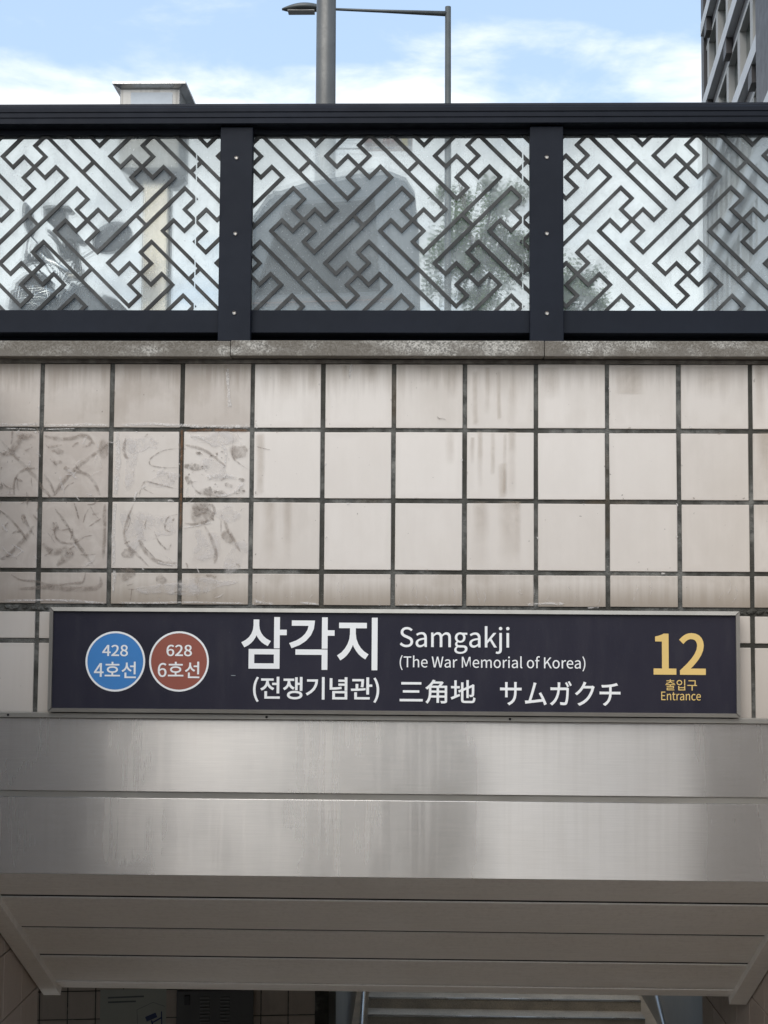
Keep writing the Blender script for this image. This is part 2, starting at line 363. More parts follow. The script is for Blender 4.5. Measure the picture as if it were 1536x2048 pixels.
# ------------------------------------------------------------------ ground, stairs, hall (setting)
def sheet(name, quads, z, mat):
    v, f = [], []
    for (x0, y0, x1, y1) in quads:
        b = len(v); v += [(x0, y0, z), (x1, y0, z), (x1, y1, z), (x0, y1, z)]; f.append((b, b+1, b+2, b+3))
    return tag(link(name, mesh(name, v, f), mat), kind='structure')
Y_TOP = CAM.y-1.6+0.0
Y_STREET = CAM.y-(STREET-(CAM.z-1.62))/TS
sheet('street', [(-1500, 0.30, 1500, 11.3), (-1500, 11.3, 0.2, 20.5), (4.2, 11.3, 1500, 20.5), (-1500, 20.5, 1500, 1800), (-1500, Y_STREET, XL-0.25, 0.30), (XR+0.25, Y_STREET, 1500, 0.30), (-1500, -1500, 1500, Y_STREET)], STREET, 'asphalt')
# descending stairs (below the frame)
nst = 36; v, f = [], []
rise = (STREET-FLOOR)/nst; tread = rise/TS
pts = []
yy, zz = Y_STREET, STREET
for i in range(nst):
    pts += [(yy, zz), (yy, zz-rise)]; yy += tread; zz -= rise
    pts.append((yy, zz))
v = [(XL, y, z) for y, z in pts]+[(XR, y, z) for y, z in pts]; n_ = len(pts)
f = [(i, i+1, n_+i+1, n_+i) for i in range(n_-1)]
tag(link('stairs', mesh('stairs', v, f, recalc=False), 'step_granite'), kind='structure')
Y_FLOOR = yy
tag(box('hall_floor', (-9, Y_FLOOR, FLOOR-0.2), (12, 26, FLOOR), 'step_granite'), kind='structure')
CEIL_Y, CEIL_Z = 0.86, -1.79
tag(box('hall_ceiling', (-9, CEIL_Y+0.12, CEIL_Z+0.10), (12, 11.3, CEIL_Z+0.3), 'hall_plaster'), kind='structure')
tag(box('added_shaft_wall_left', (0.0, 11.3, FLOOR), (0.2, 20.5, STREET-0.004), 'facade_beige'), kind='structure')  # pale unseen shaft open to the sky, added to light the far steps
tag(box('added_shaft_wall_right', (4.2, 11.3, FLOOR), (4.4, 20.5, STREET-0.004), 'facade_beige'), kind='structure')
tag(box('shaft_wall_back', (0.0, 20.5, FLOOR), (4.4, 20.7, STREET-0.004), 'facade_beige'), kind='structure')
tag(box('shaft_wall_front', (0.0, 11.1, CEIL_Z+0.301), (4.4, 11.3, STREET-0.004), 'facade_beige'), kind='structure')

# ------------------------------------------------------------------ the tiled wall above the entrance
J = 0.0125                                 # joint width
wall = empty('tiled_wall', (1.0, 0.15, STREET), 'pale pink square-tiled wall with dark joints, streaks and glue smears above the entrance', 'wall')
def rough_slab(name, x0, x1, z0, z1, y0, y1, mat, parent):
    return box(name, (x0, y0, z0), (x1, y1, z1), mat, parent)
rough_slab('mortar_bed', XL-0.4, XR+0.4, Z_LT-0.02, Z_COP0-0.001, 0.004, 0.30, 'grout', wall)
TILES = {}
def tile(x0, x1, z0, z1, parent, mat='wall_tile', **at):
    w, h = round(x1-x0-J, 4), round(z1-z0-J, 4)
    key = (w, h, mat)
    if key not in TILES: TILES[key] = box_me('tile', (-w/2, 0, -h/2), (w/2, 0.009, h/2), 0.0013)
    o = link('tile', TILES[key], mat, parent)
    o.location = Vector(((x0+x1)/2+random.uniform(-.0008, .0008), random.uniform(-.0006, .0006), (z0+z1)/2+random.uniform(-.0008, .0008)))-parent.location
    o.rotation_euler = (random.uniform(-.003, .003), random.uniform(-.003, .003), random.uniform(-.003, .003))
    for k in ('grime', 'top', 'bottom', 'film'): o[k] = float(at.get(k, 0.0))
    return o
cols = [XL-0.015]+[0.2*i for i in range(11)]+[XR+0.02]
rows = [Z_TILE+J/2, 0.0, -0.2, -0.4, -0.5+0.0]
for ri in range(4):
    for ci in range(12):
        z1, z0 = rows[ri], rows[ri+1]
        at = dict(grime=0.10, top=0.0, bottom=0.0, film=0.0)
        if ri == 0: at = dict(film=0.30 if ci < 4 else 0.0, grime=0.72 if ci < 4 else 0.26, top=0.90 if ci < 4 else (0.62 if ci < 7 else 0.5), bottom=0.45 if ci < 4 else 0.05)
        if ri in (1, 2):
            if ci < 2: at = dict(grime=0.30, film=0.62)
            elif ci < 4: at = dict(grime=0.26, film=0.10 if ci == 2 else 0.14)
            elif ci == 4 and ri == 2: at = dict(grime=0.30, bottom=0.15)
            elif ci >= 10: at = dict(grime=0.20)
            elif ri == 2: at = dict(grime=0.14)
            if ci == 11: at = dict(grime=0.45, top=0.5)
        if ri == 3:
            at = dict(grime=0.72, bottom=1.0, top=0.45)
            if ci < 2: at['film'] = 0.55
        tile(cols[ci], cols[ci+1], z0, z1, wall, **at)
for (x0, x1) in ((cols[0], 0.0), (0.0, 0.052), (1.938, 2.0), (2.0, cols[-1])):      # either side of the sign
    tile(x0, x1, -0.598, -0.511, wall, grime=0.12)
    tile(x0, x1, Z_LT-0.002, -0.598, wall, grime=0.12, bottom=0.25)
# granite coping, three stones with uneven edges
xj1, xj2 = px(461, -0.05, 690), px(1089, -0.05, 690)
def coping(x0, x1, dz, dy):
    o = box('coping_stone', (x0+0.0008, -0.05+dy, Z_COP0+dz), (x1-0.0008, 0.34, Z_COP1+dz*0.5), 'granite', wall, 0.002, 2); return o
coping(XL-0.5, xj1, -0.002, 0.004); coping(xj1, xj2, 0.0, 0.0); coping(xj2, XR+0.5, 0.0, 0.002)
box('mortar_band', (XL-0.4, -0.004, Z_TILE+0.0015), (XR+0.4, 0.05, Z_COP0-0.0025), 'mortar', wall)
# rough mortar lumps beside the sign
for (x0, x1, n_) in ((XL, 0.055, 16), (1.94, XR, 14)):
    for k in range(n_):
        x = random.uniform(x0, x1); z = -0.5055+random.uniform(-.003, .003); r = random.uniform(.003, .008)
        bm = bmesh.new(); bmesh.ops.create_icosphere(bm, subdivisions=1, radius=r)
        for q in bm.verts: q.co *= random.uniform(.7, 1.2); q.co.x *= 1.7
        me = bpy.data.meshes.new('mortar_lump'); bm.to_mesh(me); bm.free()
        link('mortar_lump', me, 'grout', wall, Vector((x, 0.003, z))-wall.location)

# glue smears, drips and scale left on the tiles
LAY = [0]
def fade_attr(me, vals):
    a = me.attributes.new('fade', 'FLOAT', 'POINT')
    for i, q in enumerate(vals): a.data[i].value = q
def smooth_line(P, n=6):
    P = [Vector(p) for p in P]
    if len(P) < 3: return [P[0].lerp(P[1], i/8) for i in range(9)]
    out = []
    for i in range(len(P)-1):
        p0, p1, p2, p3 = P[max(i-1, 0)], P[i], P[i+1], P[min(i+2, len(P)-1)]
        for k in range(n):
            t_ = k/n
            out.append(0.5*((2*p1)+(p2-p0)*t_+(2*p0-5*p1+4*p2-p3)*t_*t_+(3*p1-p0-3*p2+p3)*t_**3))
    out.append(P[-1]); return out
def stroke(name, P, w, mat, taper=True, soft=0.35, jag=0.25, y0=-0.0013, taper_lo=0.35, run=False):
    """a smear that follows a line of photo pixels on the tile face; opacity fades towards its rim"""
    P = smooth_line([(a, b) for a, b in P]); n = len(P)
    LAY[0] += 1; Y = y0-0.00004*LAY[0] % 0.002
    v, fd, f = [], [], []; ja, jb = 1.0, 1.0
    for i, p in enumerate(P):
        ja = 0.6*ja+0.4*random.uniform(1-2*jag, 1+2*jag); jb = 0.6*jb+0.4*random.uniform(1-2*jag, 1+2*jag)
        d = (P[min(i+1, n-1)]-P[max(i-1, 0)]); d = d.normalized() if d.length else Vector((1, 0)); q = Vector((-d.y, d.x))
        k = (min(1, taper_lo+3*min(i, n-1-i)/n) if taper else 1.0)
        wl = w/2*k*max(.2, ja); wr = w/2*k*max(.2, jb)
        end = 0.0 if i in (0, n-1) else min(1.0, 0.4+6*min(i, n-1-i)/n)
        if run: end = 1-(i/(n-1))**1.6
        for s, a in ((-wl, 0.0), (-wl*soft, 1.0), (wr*soft, 0.9), (wr, 0.0)):
            r = p+q*s; v.append(pix(r.x, r.y, Y)); fd.append(a*end)
    for i in range(n-1):
        for k in range(3): b = i*4+k; f.append((b, b+1, b+5, b+4))
    me = mesh(name, [Vector(p)-wall.location for p in v], f, recalc=False); fade_attr(me, fd)
    return link(name, me, mat, wall)
def blob(name, cx, cy_, rx, ry, mat, jag=0.2, ring=0.6):
    LAY[0] += 1; Y = -0.0013-0.00004*LAY[0] % 0.002
    n = 22; v = [pix(cx, cy_, Y)]; fd = [ring]; f = []
    hs = [(m_, random.uniform(0, 6.28), jag*2.2/m_) for m_ in (1, 2, 3, 5)]
    ph = [max(.3, 1+sum(a_*math.sin(m_*2*math.pi*i/n+q_) for m_, q_, a_ in hs)) for i in range(n)]
    for j, (s, a) in enumerate(((0.75, 1.0), (1.0, 0.0))):
        for i in range(n):
            t_ = 2*math.pi*i/n; v.append(pix(cx+rx*s*ph[i]*math.cos(t_), cy_+ry*s*ph[i]*math.sin(t_), Y)); fd.append(a)
    for i in range(n):
        k = (i+1) % n; f += [(0, 1+i, 1+k), (1+i, 1+n+i, 1+n+k, 1+k)]
    me = mesh(name, [Vector(p)-wall.location for p in v], f, recalc=False); fade_attr(me, fd)
    return link(name, me, mat, wall)
def Z6(P): return [(a/2.743, 700+b/2.743) for a, b in P]
for P, w in [([(0, 490), (40, 540), (100, 600), (150, 650), (200, 705), (240, 770), (285, 810)], 15),
             ([(600, 505), (540, 555), (470, 605), (400, 665), (350, 720), (310, 780), (290, 805)], 17),
             ([(190, 960), (120, 1050), (50, 1120), (0, 1150)], 18), ([(0, 880), (60, 930), (110, 990), (150, 1050)], 12),
             ([(240, 470), (320, 490), (400, 480), (470, 470), (520, 520)], 17), ([(390, 665), (470, 680), (520, 730), (550, 800)], 15),
             ([(80, 800), (75, 740), (100, 680), (150, 650), (210, 650)], 11), ([(0, 580), (60, 560), (90, 520), (130, 470), (200, 480)], 26),
             ([(230, 1060), (290, 1110), (340, 1100), (385, 1110), (350, 1150), (310, 1185)], 32), ([(100, 1310), (250, 1305), (400, 1310), (540, 1300), (550, 1240)], 20),
             ([(60, 1230), (110, 1260), (200, 1270), (280, 1290), (400, 1280), (455, 1270), (470, 1210)], 11), ([(575, 840), (575, 1000), (565, 1150)], 16),
             ([(1010, 520), (1100, 540), (1180, 590), (1240, 640)], 12), ([(760, 1040), (800, 1110), (870, 1160), (980, 1170)], 15),
             ([(735, 840), (700, 930), (680, 1010), (700, 1070), (760, 1130), (820, 1190)], 11), ([(1160, 840), (1175, 880), (1150, 930), (1080, 955), (1010, 950)], 12),
             ([(310, 960), (300, 1010), (330, 1050), (400, 1060), (460, 1030)], 9), ([(690, 480), (680, 560), (705, 600)], 12), ([(240, 680), (280, 740), (300, 800)], 9),
             ([(130, 900), (150, 960), (190, 1020)], 11), ([(1120, 960), (1180, 1090), (1175, 1180)], 14), ([(1230, 940), (1260, 1000), (1320, 1110)], 14)]:
    stroke('glue_smear', Z6(P), w/2.743*1.75, 'smear_brown')
for P, w in [([(300, 870), (340, 920), (390, 1000), (430, 1070), (480, 1140), (520, 1190)], 20), ([(985, 540), (900, 550), (830, 590), (825, 630), (900, 645), (980, 645)], 8),
             ([(760, 810), (790, 725), (860, 735), (1000, 770)], 9), ([(845, 990), (870, 1050), (920, 1095), (940, 1060)], 10), ([(980, 900), (920, 920), (905, 980), (940, 1000)], 9),
             ([(1280, 480), (1275, 580), (1310, 620), (1360, 655)], 9), ([(405, 835), (420, 880), (432, 930)], 10), ([(145, 775), (150, 830), (148, 870)], 10),
             ([(1090, 720), (1050, 730), (1085, 780), (1130, 800)], 8), ([(700, 900), (712, 935), (690, 1000)], 10), ([(770, 1040), (800, 1090), (850, 1140)], 8)]:
    stroke('glue_smear', Z6(P), w/2.743*1.25, 'smear_dark', taper_lo=0.2)
for (a, b, rx, ry, m) in [(310, 550, 30, 18, 'smear_brown'), (305, 612, 28, 13, 'smear_brown'), (575, 560, 35, 48, 'smear_brown'), (1330, 555, 45, 45, 'smear_brown'),
                          (690, 1110, 30, 35, 'smear_brown'), (700, 1240, 42, 45, 'smear_brown'), (300, 960, 22, 26, 'smear_dark'), (1095, 885, 62, 40, 'smear_dark'), (1110, 880, 75, 50, 'smear_brown'),
                          (150, 470, 40, 20, 'smear_brown'), (1250, 1040, 35, 35, 'smear_brown'), (370, 650, 16, 13, 'smear_brown'), (130, 935, 16, 24, 'smear_brown'), (875, 1260, 28, 26, 'smear_brown'),
                          (1090, 570, 12, 12, 'smear_dark'), (1250, 745, 22, 14, 'smear_dark'), (1320, 715, 16, 15, 'smear_dark'), (1322, 770, 15, 18, 'smear_dark'), (5, 745, 10, 20, 'smear_dark'),
                          (1185, 780, 70, 26, 'smear_dark'), (1095, 640, 70, 20, 'smear_dark'), (1030, 720, 20, 24, 'smear_dark'), (1150, 1240, 18, 10, 'smear_brown')]:
    blob('glue_smear', a/2.743, 700+b/2.743, rx/2.743, ry/2.743, m)
for (a, b, rx, ry) in [(820, 520, 90, 50), (1150, 500, 90, 45), (1200, 640, 60, 60), (700, 620, 40, 120), (860, 1000, 90, 90), (1100, 1050, 80, 80), (1280, 1100, 60, 80), (700, 1000, 50, 130), (880, 690, 80, 40), (1260, 880, 70, 40), (870, 1300, 140, 40), (1180, 1290, 120, 40)]:
    blob('milky_patch', a/2.743, 700+b/2.743, rx/2.743, ry/2.743, 'milky_film', 0.3, 0.5)
for k in range(70):
    P0 = (random.uniform(0, 590), random.uniform(450, 1190)); an = random.uniform(0, 6.28); ln = random.uniform(25, 90); bend = random.uniform(-.6, .6)
    P_ = [(P0[0]+ln*q*math.cos(an+bend*q), P0[1]+ln*q*math.sin(an+bend*q)) for q in (0, .5, 1)]
    stroke('glue_smear', Z6(P_), random.uniform(2, 7), 'smear_brown' if k % 3 else 'milky_film')
for k in range(40):
    P0 = (random.uniform(650, 1370), random.uniform(450, 1370)); an = random.uniform(0, 6.28); ln = random.uniform(20, 80); bend = random.uniform(-.8, .8)
    P_ = [(P0[0]+ln*q*math.cos(an+bend*q), P0[1]+ln*q*math.sin(an+bend*q)) for q in (0, .5, 1)]
    stroke('glue_smear', Z6(P_), random.uniform(1.5, 5), 'smear_brown' if k % 2 else 'milky_film')
for k in range(34):                      # pale scratches along the cut bottom row
    x = random.uniform(510, 1500); y = random.uniform(1155, 1200); l_ = random.uniform(8, 34)
    stroke('scratch', [(x, y), (x+random.uniform(-6, 6), y+l_*.5), (x+random.uniform(-9, 9), min(1210, y+l_))], random.uniform(1.2, 2.4), 'milky_film')
for k in range(46):
    a, b = random.choice(((1180, 780), (1220, 590), (1100, 650), (1290, 760), (60, 610), (1110, 900)))
    blob('dirt_speck', (a+random.gauss(0, 55))/2.743, 700+(b+random.gauss(0, 25))/2.743, random.uniform(.8, 3), random.uniform(.8, 2.4), 'smear_dark', 0.35, 1.0)
for P, w in [([(640, 440), (645, 620), (638, 800)], 30), ([(632, 835), (625, 1000), (622, 1190)], 24), ([(627, 1205), (622, 1330)], 22), ([(0, 408), (100, 410), (212, 406)], 15), ([(240, 414), (420, 410), (600, 412)], 15),
             ([(660, 412), (850, 408), (1100, 415), (1380, 420)], 22), ([(20, 1378), (300, 1372), (580, 1388)], 16), ([(650, 1388), (1000, 1384), (1360, 1388)], 14), ([(30, 430), (120, 432), (200, 436)], 6),
             ([(250, 436), (340, 432), (410, 430)], 7), ([(1040, 470), (1100, 480), (1160, 520)], 20), ([(1200, 480), (1240, 560), (1230, 640)], 14), ([(1130, 700), (1200, 690), (1300, 700)], 22), ([(1180, 800), (1260, 790), (1340, 730)], 16),
             ([(1245, 100), (1250, 180), (1262, 320)], 24), ([(1400, 400), (1412, 430)], 14), ([(800, 740), (745, 790), (738, 830)], 12), ([(860, 1160), (900, 1172), (975, 1180)], 10), ([(1000, 975), (1080, 965), (1160, 945)], 8)]:
    stroke('white_scale', Z6(P), w/2.743, 'smear_white', taper=False, jag=0.5, soft=0.5)
for P, w in [([(560, 60), (552, 90), (548, 160)], 14), ([(20, 1378), (130, 1392)], 16), ([(270, 1385), (380, 1396)], 12), ([(820, 1398), (1150, 1400)], 10)]:
    stroke('white_scale', [(500+a/2.743, 700+b/2.743) for a, b in P], w/2.743, 'smear_white', taper=False, jag=0.6)
for P, w in [([(150, 1458), (270, 1452), (370, 1456)], 22), ([(500, 1478), (570, 1476)], 8)]:
    stroke('white_scale', [(1000+a/2.866, 700+b/2.866) for a, b in P], w/2.866, 'smear_white', taper=False, jag=0.6)
# tan rain drips
for (x, y0, y1, w) in [(1023, 735, 858, 15), (950, 745, 850, 9), (975, 740, 830, 8), (998, 745, 840, 7), (1024, 868, 996, 13), (960, 868, 990, 9), (985, 868, 950, 8), (1010, 870, 985, 6), (945, 880, 930, 7), (1006, 930, 996, 14),
                       (1020, 1008, 1138, 34), (960, 1008, 1138, 26), (1035, 1008, 1138, 10), (905, 735, 800, 18), (690, 735, 790, 12), (570, 735, 800, 22), (625, 735, 780, 14), (850, 735, 765, 26), (740, 735, 768, 20),
                       (520, 870, 990, 14), (540, 1010, 1135, 22), (575, 1010, 1130, 14), (452, 735, 840, 8), (900, 870, 930, 14), (1100, 740, 800, 30), (1260, 738, 790, 40), (1420, 738, 800, 44),
                       (1530, 870, 990, 22), (430, 1150, 1205, 10), (395, 1150, 1200, 8), (1520, 735, 850, 18)]:
    y0 -= 5
    stroke('rain_streak', [(x, y0), (x+random.uniform(-1, 1), (y0+y1)/2), (x+random.uniform(-1.5, 1.5), y1)], w*1.5, 'drip_tan', taper=False, soft=0.25, jag=0.10, run=(random.random() < 0.75))
stroke('rust_streak', [(372, 862), (430, 860), (500, 861)], 7, 'rust_stain', taper=False)
stroke('rust_streak', [(364, 858), (363, 900), (362, 1000), (361, 1060)], 6, 'rust_stain', taper=False)
stroke('paint_crack', [(874, 832), (878, 837), (886, 838), (893, 841)], 4.5, 'smear_dark')
stroke('paint_crack', [(513, 893), (528, 897), (541, 900)], 3.0, 'smear_dark')
for k in range(60):                      # chipped tile edges and crumbs at the joints
    if k % 2: x, y = random.choice((83, 224, 365, 506, 646, 787, 928, 1070, 1213, 1359, 1505))+random.choice((-5, 5))+random.uniform(-1, 1), random.uniform(735, 1205)
    else: x, y = random.uniform(5, 1530), random.choice((860, 1002, 1143))+random.choice((-5, 5))+random.uniform(-1, 1)
    blob('tile_chip', x, y, random.uniform(1.0, 3.4) if k % 2 == 0 else random.uniform(.8, 2), random.uniform(.8, 2) if k % 2 == 0 else random.uniform(1.0, 3.6), random.choice(('smear_dark', 'smear_white', 'smear_brown')), 0.4, 1.0)
for k in range(22):
    blob('dirt_speck', random.uniform(0, 1500), random.uniform(735, 1200), random.uniform(.6, 1.5), random.uniform(.6, 1.6), 'smear_dark', 0.3, 1.0)

# ------------------------------------------------------------------ railing on the coping
ZB = Z_COP1
rail = empty('railing', (1.0, 0.0, ZB), 'dark navy railing with diagonal fret lattice over dusty clear panels on the granite coping', 'railing')
YF = -0.035
postx = [(px(438.5, YF, 450), px(503.5, YF, 450)), (px(1060, YF, 450), px(1127, YF, 450))]
dx = postx[1][0]-postx[0][0]
postx = [(postx[0][0]-dx, postx[0][1]-dx)]+postx+[(postx[1][0]+dx, postx[1][1]+dx)]
zsub, zrail_b, zrail_t = pz(268, -0.004), pz(247, -0.05), pz(205, -0.045)
zb1, zb0 = pz(620.5, -0.012), pz(666, -0.012)
for i, (a, b) in enumerate(postx):
    p = box('post', (a, YF, ZB+0.0005), (b, -0.004, zrail_b-0.004), 'navy_paint', rail, 0.002, 2)
    box('rear_post', (a+0.01, 0.03, ZB+0.0005), (b-0.01, 0.06, zrail_b-0.004), 'navy_paint', rail, 0.002, 1)
    for yp in (315, 467, 626):
        c = Vector(((a+b)/2, YF-0.0008, pz(yp, YF)))
        bm = bmesh.new(); bmesh.ops.create_cone(bm, cap_ends=True, segments=16, radius1=0.0062, radius2=0.0052, depth=0.0042)
        bmesh.ops.rotate(bm, cent=(0, 0, 0), matrix=Matrix.Rotation(R(90), 3, 'X'), verts=bm.verts)
        top = [f for f in bm.faces if f.normal.y < -0.9]
        r_ = bmesh.ops.inset_region(bm, faces=top, thickness=0.0026)
        for f_ in top:
            for q in f_.verts: q.co.y += 0.002
        me = bpy.data.meshes.new('screw'); bm.to_mesh(me); bm.free()
        o = link('screw', me, 'screw_steel', p); o.location = c-rail.location-p.location
X0, X1 = postx[0][0]-0.002, postx[3][1]+0.002
# handrail: rounded, grooved profile
prof = [(-0.045, zrail_b), (-0.050, zrail_b+0.002), (-0.050, zrail_b+0.015), (-0.0475, zrail_b+0.0165), (-0.0475, zrail_b+0.0185), (-0.050, zrail_b+0.020), (-0.050, zrail_b+0.031), (-0.0475, zrail_b+0.0325), (-0.0475, zrail_b+0.0345),
        (-0.050, zrail_b+0.036), (-0.050, zrail_b+0.047), (-0.047, zrail_b+0.051), (-0.047, zrail_b+0.0535), (-0.044, zrail_t-0.002), (-0.038, zrail_t), (0.065, zrail_t), (0.070, zrail_t-0.006), (0.070, zrail_b+0.002), (0.066, zrail_b)]
link('handrail', rel(prism_me('handrail', prof, 'x', X0, X1), rail), 'navy_paint', rail)
for k in range(3):
    a, b = postx[k][1]-0.004, postx[k+1][0]+0.004
    box('top_channel', (a, -0.0035, zsub), (b, 0.036, zrail_b-0.0003), 'navy_paint', rail)
    box('bottom_rail', (a, -0.012, zb0), (b, 0.055, zb1), 'navy_paint', rail, 0.0015, 1)
    box('clear_panel', (a+0.001, 0.0165, zb1-0.004), (b-0.001, 0.0215, zsub+0.004), 'dusty_acrylic', rail)
box('base_sill', (X0, 0.075, ZB+0.0005), (X1, 0.10, ZB+0.05), 'navy_paint', rail)
# fret lattice: bars on a 45 degree grid
C1 = pix(717, 331, 0.0); U = (px(1154.6, 0, 330)-px(717, 0, 331))/20.0
BW = 0.0100
def g2w(p, q): return (C1.x+(p-q)*U, C1.z-(p+q)*U)
def clip(poly, x0, x1, z0, z1):
    for ax, lim, s in ((0, x0, 1), (0, x1, -1), (1, z0, 1), (1, z1, -1)):
        out = []
        for i in range(len(poly)):
            a, b = poly[i], poly[(i+1) % len(poly)]
            ia, ib = s*(a[ax]-lim) >= 0, s*(b[ax]-lim) >= 0
            if ia: out.append(a)
            if ia != ib:
                t_ = (lim-a[ax])/(b[ax]-a[ax]); out.append((a[0]+(b[0]-a[0])*t_, a[1]+(b[1]-a[1])*t_))
        poly = out
        if len(poly) < 3: return []
    ar = sum(poly[i][0]*poly[(i+1) % len(poly)][1]-poly[(i+1) % len(poly)][0]*poly[i][1] for i in range(len(poly)))
    return poly if abs(ar) > 2e-6 else []
def ribbon(path, w, tip=True):
    """mitred convex quads along a right-angled path; pointed ends where four bars meet"""
    h = w/2; P = [Vector(p) for p in path]; n = len(P); L, Rr = [], []
    D = [(P[i+1]-P[i]).normalized() for i in range(n-1)]
    N = [Vector((-d.y, d.x)) for d in D]
    polys = []
    for i in range(n):
        if i == 0: L.append(P[0]+N[0]*h+D[0]*(h if tip else 0)); Rr.append(P[0]-N[0]*h+D[0]*(h if tip else 0))
        elif i == n-1: L.append(P[i]+N[-1]*h-D[-1]*(h if tip else 0)); Rr.append(P[i]-N[-1]*h-D[-1]*(h if tip else 0))
        else: L.append(P[i]+(N[i-1]+N[i])*h); Rr.append(P[i]-(N[i-1]+N[i])*h)
    for i in range(n-1):
        q = [L[i], L[i+1]]
        if i == n-2 and tip: q.append(P[-1])
        q += [Rr[i+1], Rr[i]]
        if i == 0 and tip: q.append(P[0])
        polys.append([tuple(a) for a in q])
    return polys
seam = [px(390, 0, 450), px(1046, 0, 450)]
zones = [(X0, seam[0]-0.0022), (seam[0]+0.0022, seam[1]-0.0022), (seam[1]+0.0022, X1)]
paths = []
for i in range(-9, 10):
    for j in range(-9, 10):
        if (i+j) % 2: continue
        o = lambda L_: [g2w(5*i+p, 5*j+q) for p, q in L_]
        paths.append((o([(0, 0), (0, -1), (-1, -1), (-1, -2), (6, -2), (6, -1), (5, -1), (5, 0)]), True))
        paths.append((o([(0, 0), (0, 1), (1, 1), (1, 2), (-6, 2), (-6, 1), (-5, 1), (-5, 0)]), True))
        paths.append((o([(0, 0), (1, 0), (1, -1), (2, -1), (2, 6), (1, 6), (1, 5), (0, 5)]), True))
        paths.append((o([(0, 0), (-1, 0), (-1, 1), (-2, 1), (-2, -6), (-1, -6), (-1, -5), (0, -5)]), True))
        e = BW/2/U/math.sqrt(2)
        for a, b in (((2.5, -2-e), (2.5, -3+e)), ((2+e, 2.5), (3-e, 2.5)), ((-2.5, 2+e), (-2.5, 3-e)), ((-2-e, -2.5), (-3+e, -2.5))):
            paths.append((o([a, b]), False))
seen = set()
for path, tip in paths:
    key = tuple(sorted((round((path[0][0]+path[-1][0])/2, 4), round((path[0][1]+path[-1][1])/2, 4))))+tuple(sorted((round(path[1][0], 4), round(path[-2][0], 4))))
    if not tip:
        key = ('x', round((path[0][0]+path[-1][0])/2, 3), round((path[0][1]+path[-1][1])/2, 3))
    if key in seen: continue
    seen.add(key)
    polys = ribbon(path, BW, tip)
    for (a, b) in zones:
        v, f = [], []
        for q in polys:
            q = clip(q, max(a, X0), min(b, X1), zb1-0.003, zsub+0.003)
            if not q: continue
            # skip what lies wholly behind a post
            n_ = len(q); k = len(v)
            y0_, y1_ = 0.0075, 0.0145
            v += [(x, y0_+0.0, z) for x, z in q]+[(x, y1_, z) for x, z in q]
            f += [tuple(range(k, k+n_)), tuple(range(k+n_, k+2*n_))]+[(k+i, k+(i+1) % n_, k+n_+(i+1) % n_, k+n_+i) for i in range(n_)]
        if v:
            if max(p[0] for p in v) < -0.25 or min(p[0] for p in v) > 2.25: continue
            link('lattice_bar', rel(mesh('lattice_bar', v, f), rail), 'lattice_paint', rail)

for k in range(90):
    rg_ = random.random(); path = random.choice(paths)[0]; i = random.randrange(len(path)-1); t_ = random.random()
    x = path[i][0]+(path[i+1][0]-path[i][0])*t_; z = path[i][1]+(path[i+1][1]-path[i][1])*t_-0.006
    if not (1.5 < x < 2.1 or (rg_ < .3 and 0 < x < 1.3)) or not (zb1 < z < zsub): continue
    for q in range(random.randint(1, 5)):
        bm = bmesh.new(); bmesh.ops.create_icosphere(bm, subdivisions=1, radius=random.uniform(.0012, .0034))
        for w_ in bm.verts: w_.co *= random.uniform(.6, 1.3)
        me = bpy.data.meshes.new('dirt_clump'); bm.to_mesh(me); bm.free()
        s_ = (path[i+1][0]-path[i][0] > 0) == (path[i+1][1]-path[i][1] > 0); o_ = q*0.005
        link('dirt_clump', me, 'lattice_paint', rail, Vector((x+o_, 0.012, z+(o_ if s_ else -o_)))-rail.location)

# ------------------------------------------------------------------ the station sign
YS = -0.040
xl, xr = (px(99, -0.046, 1216)+px(95, -0.046, 1424))/2, (px(1480, -0.046, 1221)+px(1481, -0.046, 1435))/2
zt, zb = (pz(1216, -0.046, 100)+pz(1221, -0.046, 1480))/2, (pz(1424, -0.046, 95)+pz(1435, -0.046, 1480))/2
sign = empty('station_sign', ((xl+xr)/2, YS, zb), 'long dark navy station name sign in an aluminium frame above the lintel', 'sign')
box('backboard', (xl+0.002, YS, zb+0.002), (xr-0.002, 0.0035, zt-0.002), 'sign_navy', sign)
fw, fy = 0.0105, -0.0475
def frame_member(a, b, c, d, name='frame_member'):
    # outer a-b, inner d-c; the inner lip is lower
    v = []
    for (p, y) in ((a, -0.046), (b, -0.046), (c, fy), (d, fy)): v.append((p[0], y, p[1]))
    for p in (a, b, c, d): v.append((p[0], YS+0.0015, p[1]))
    link(name, rel(mesh(name, v, BOXF), sign), 'aluminium', sign)
g = 0.0012
frame_member((xl+g, zt), (xr-g, zt), (xr-fw-g, zt-fw), (xl+fw+g, zt-fw))
frame_member((xl+g, zb), (xr-g, zb), (xr-fw-g, zb+fw), (xl+fw+g, zb+fw))
frame_member((xl, zb+g), (xl, zt-g), (xl+fw, zt-fw-g), (xl+fw, zb+fw+g))
frame_member((xr, zb+g), (xr, zt-g), (xr-fw, zt-fw-g), (xr-fw, zb+fw+g))
FONT = None
try:
    FONT = bpy.data.fonts.load(os.path.join(bpy.utils.resource_path('LOCAL'), 'datafiles', 'fonts', 'Noto Sans CJK Regular.woff2'))   # bundled with Blender
except Exception: FONT = None
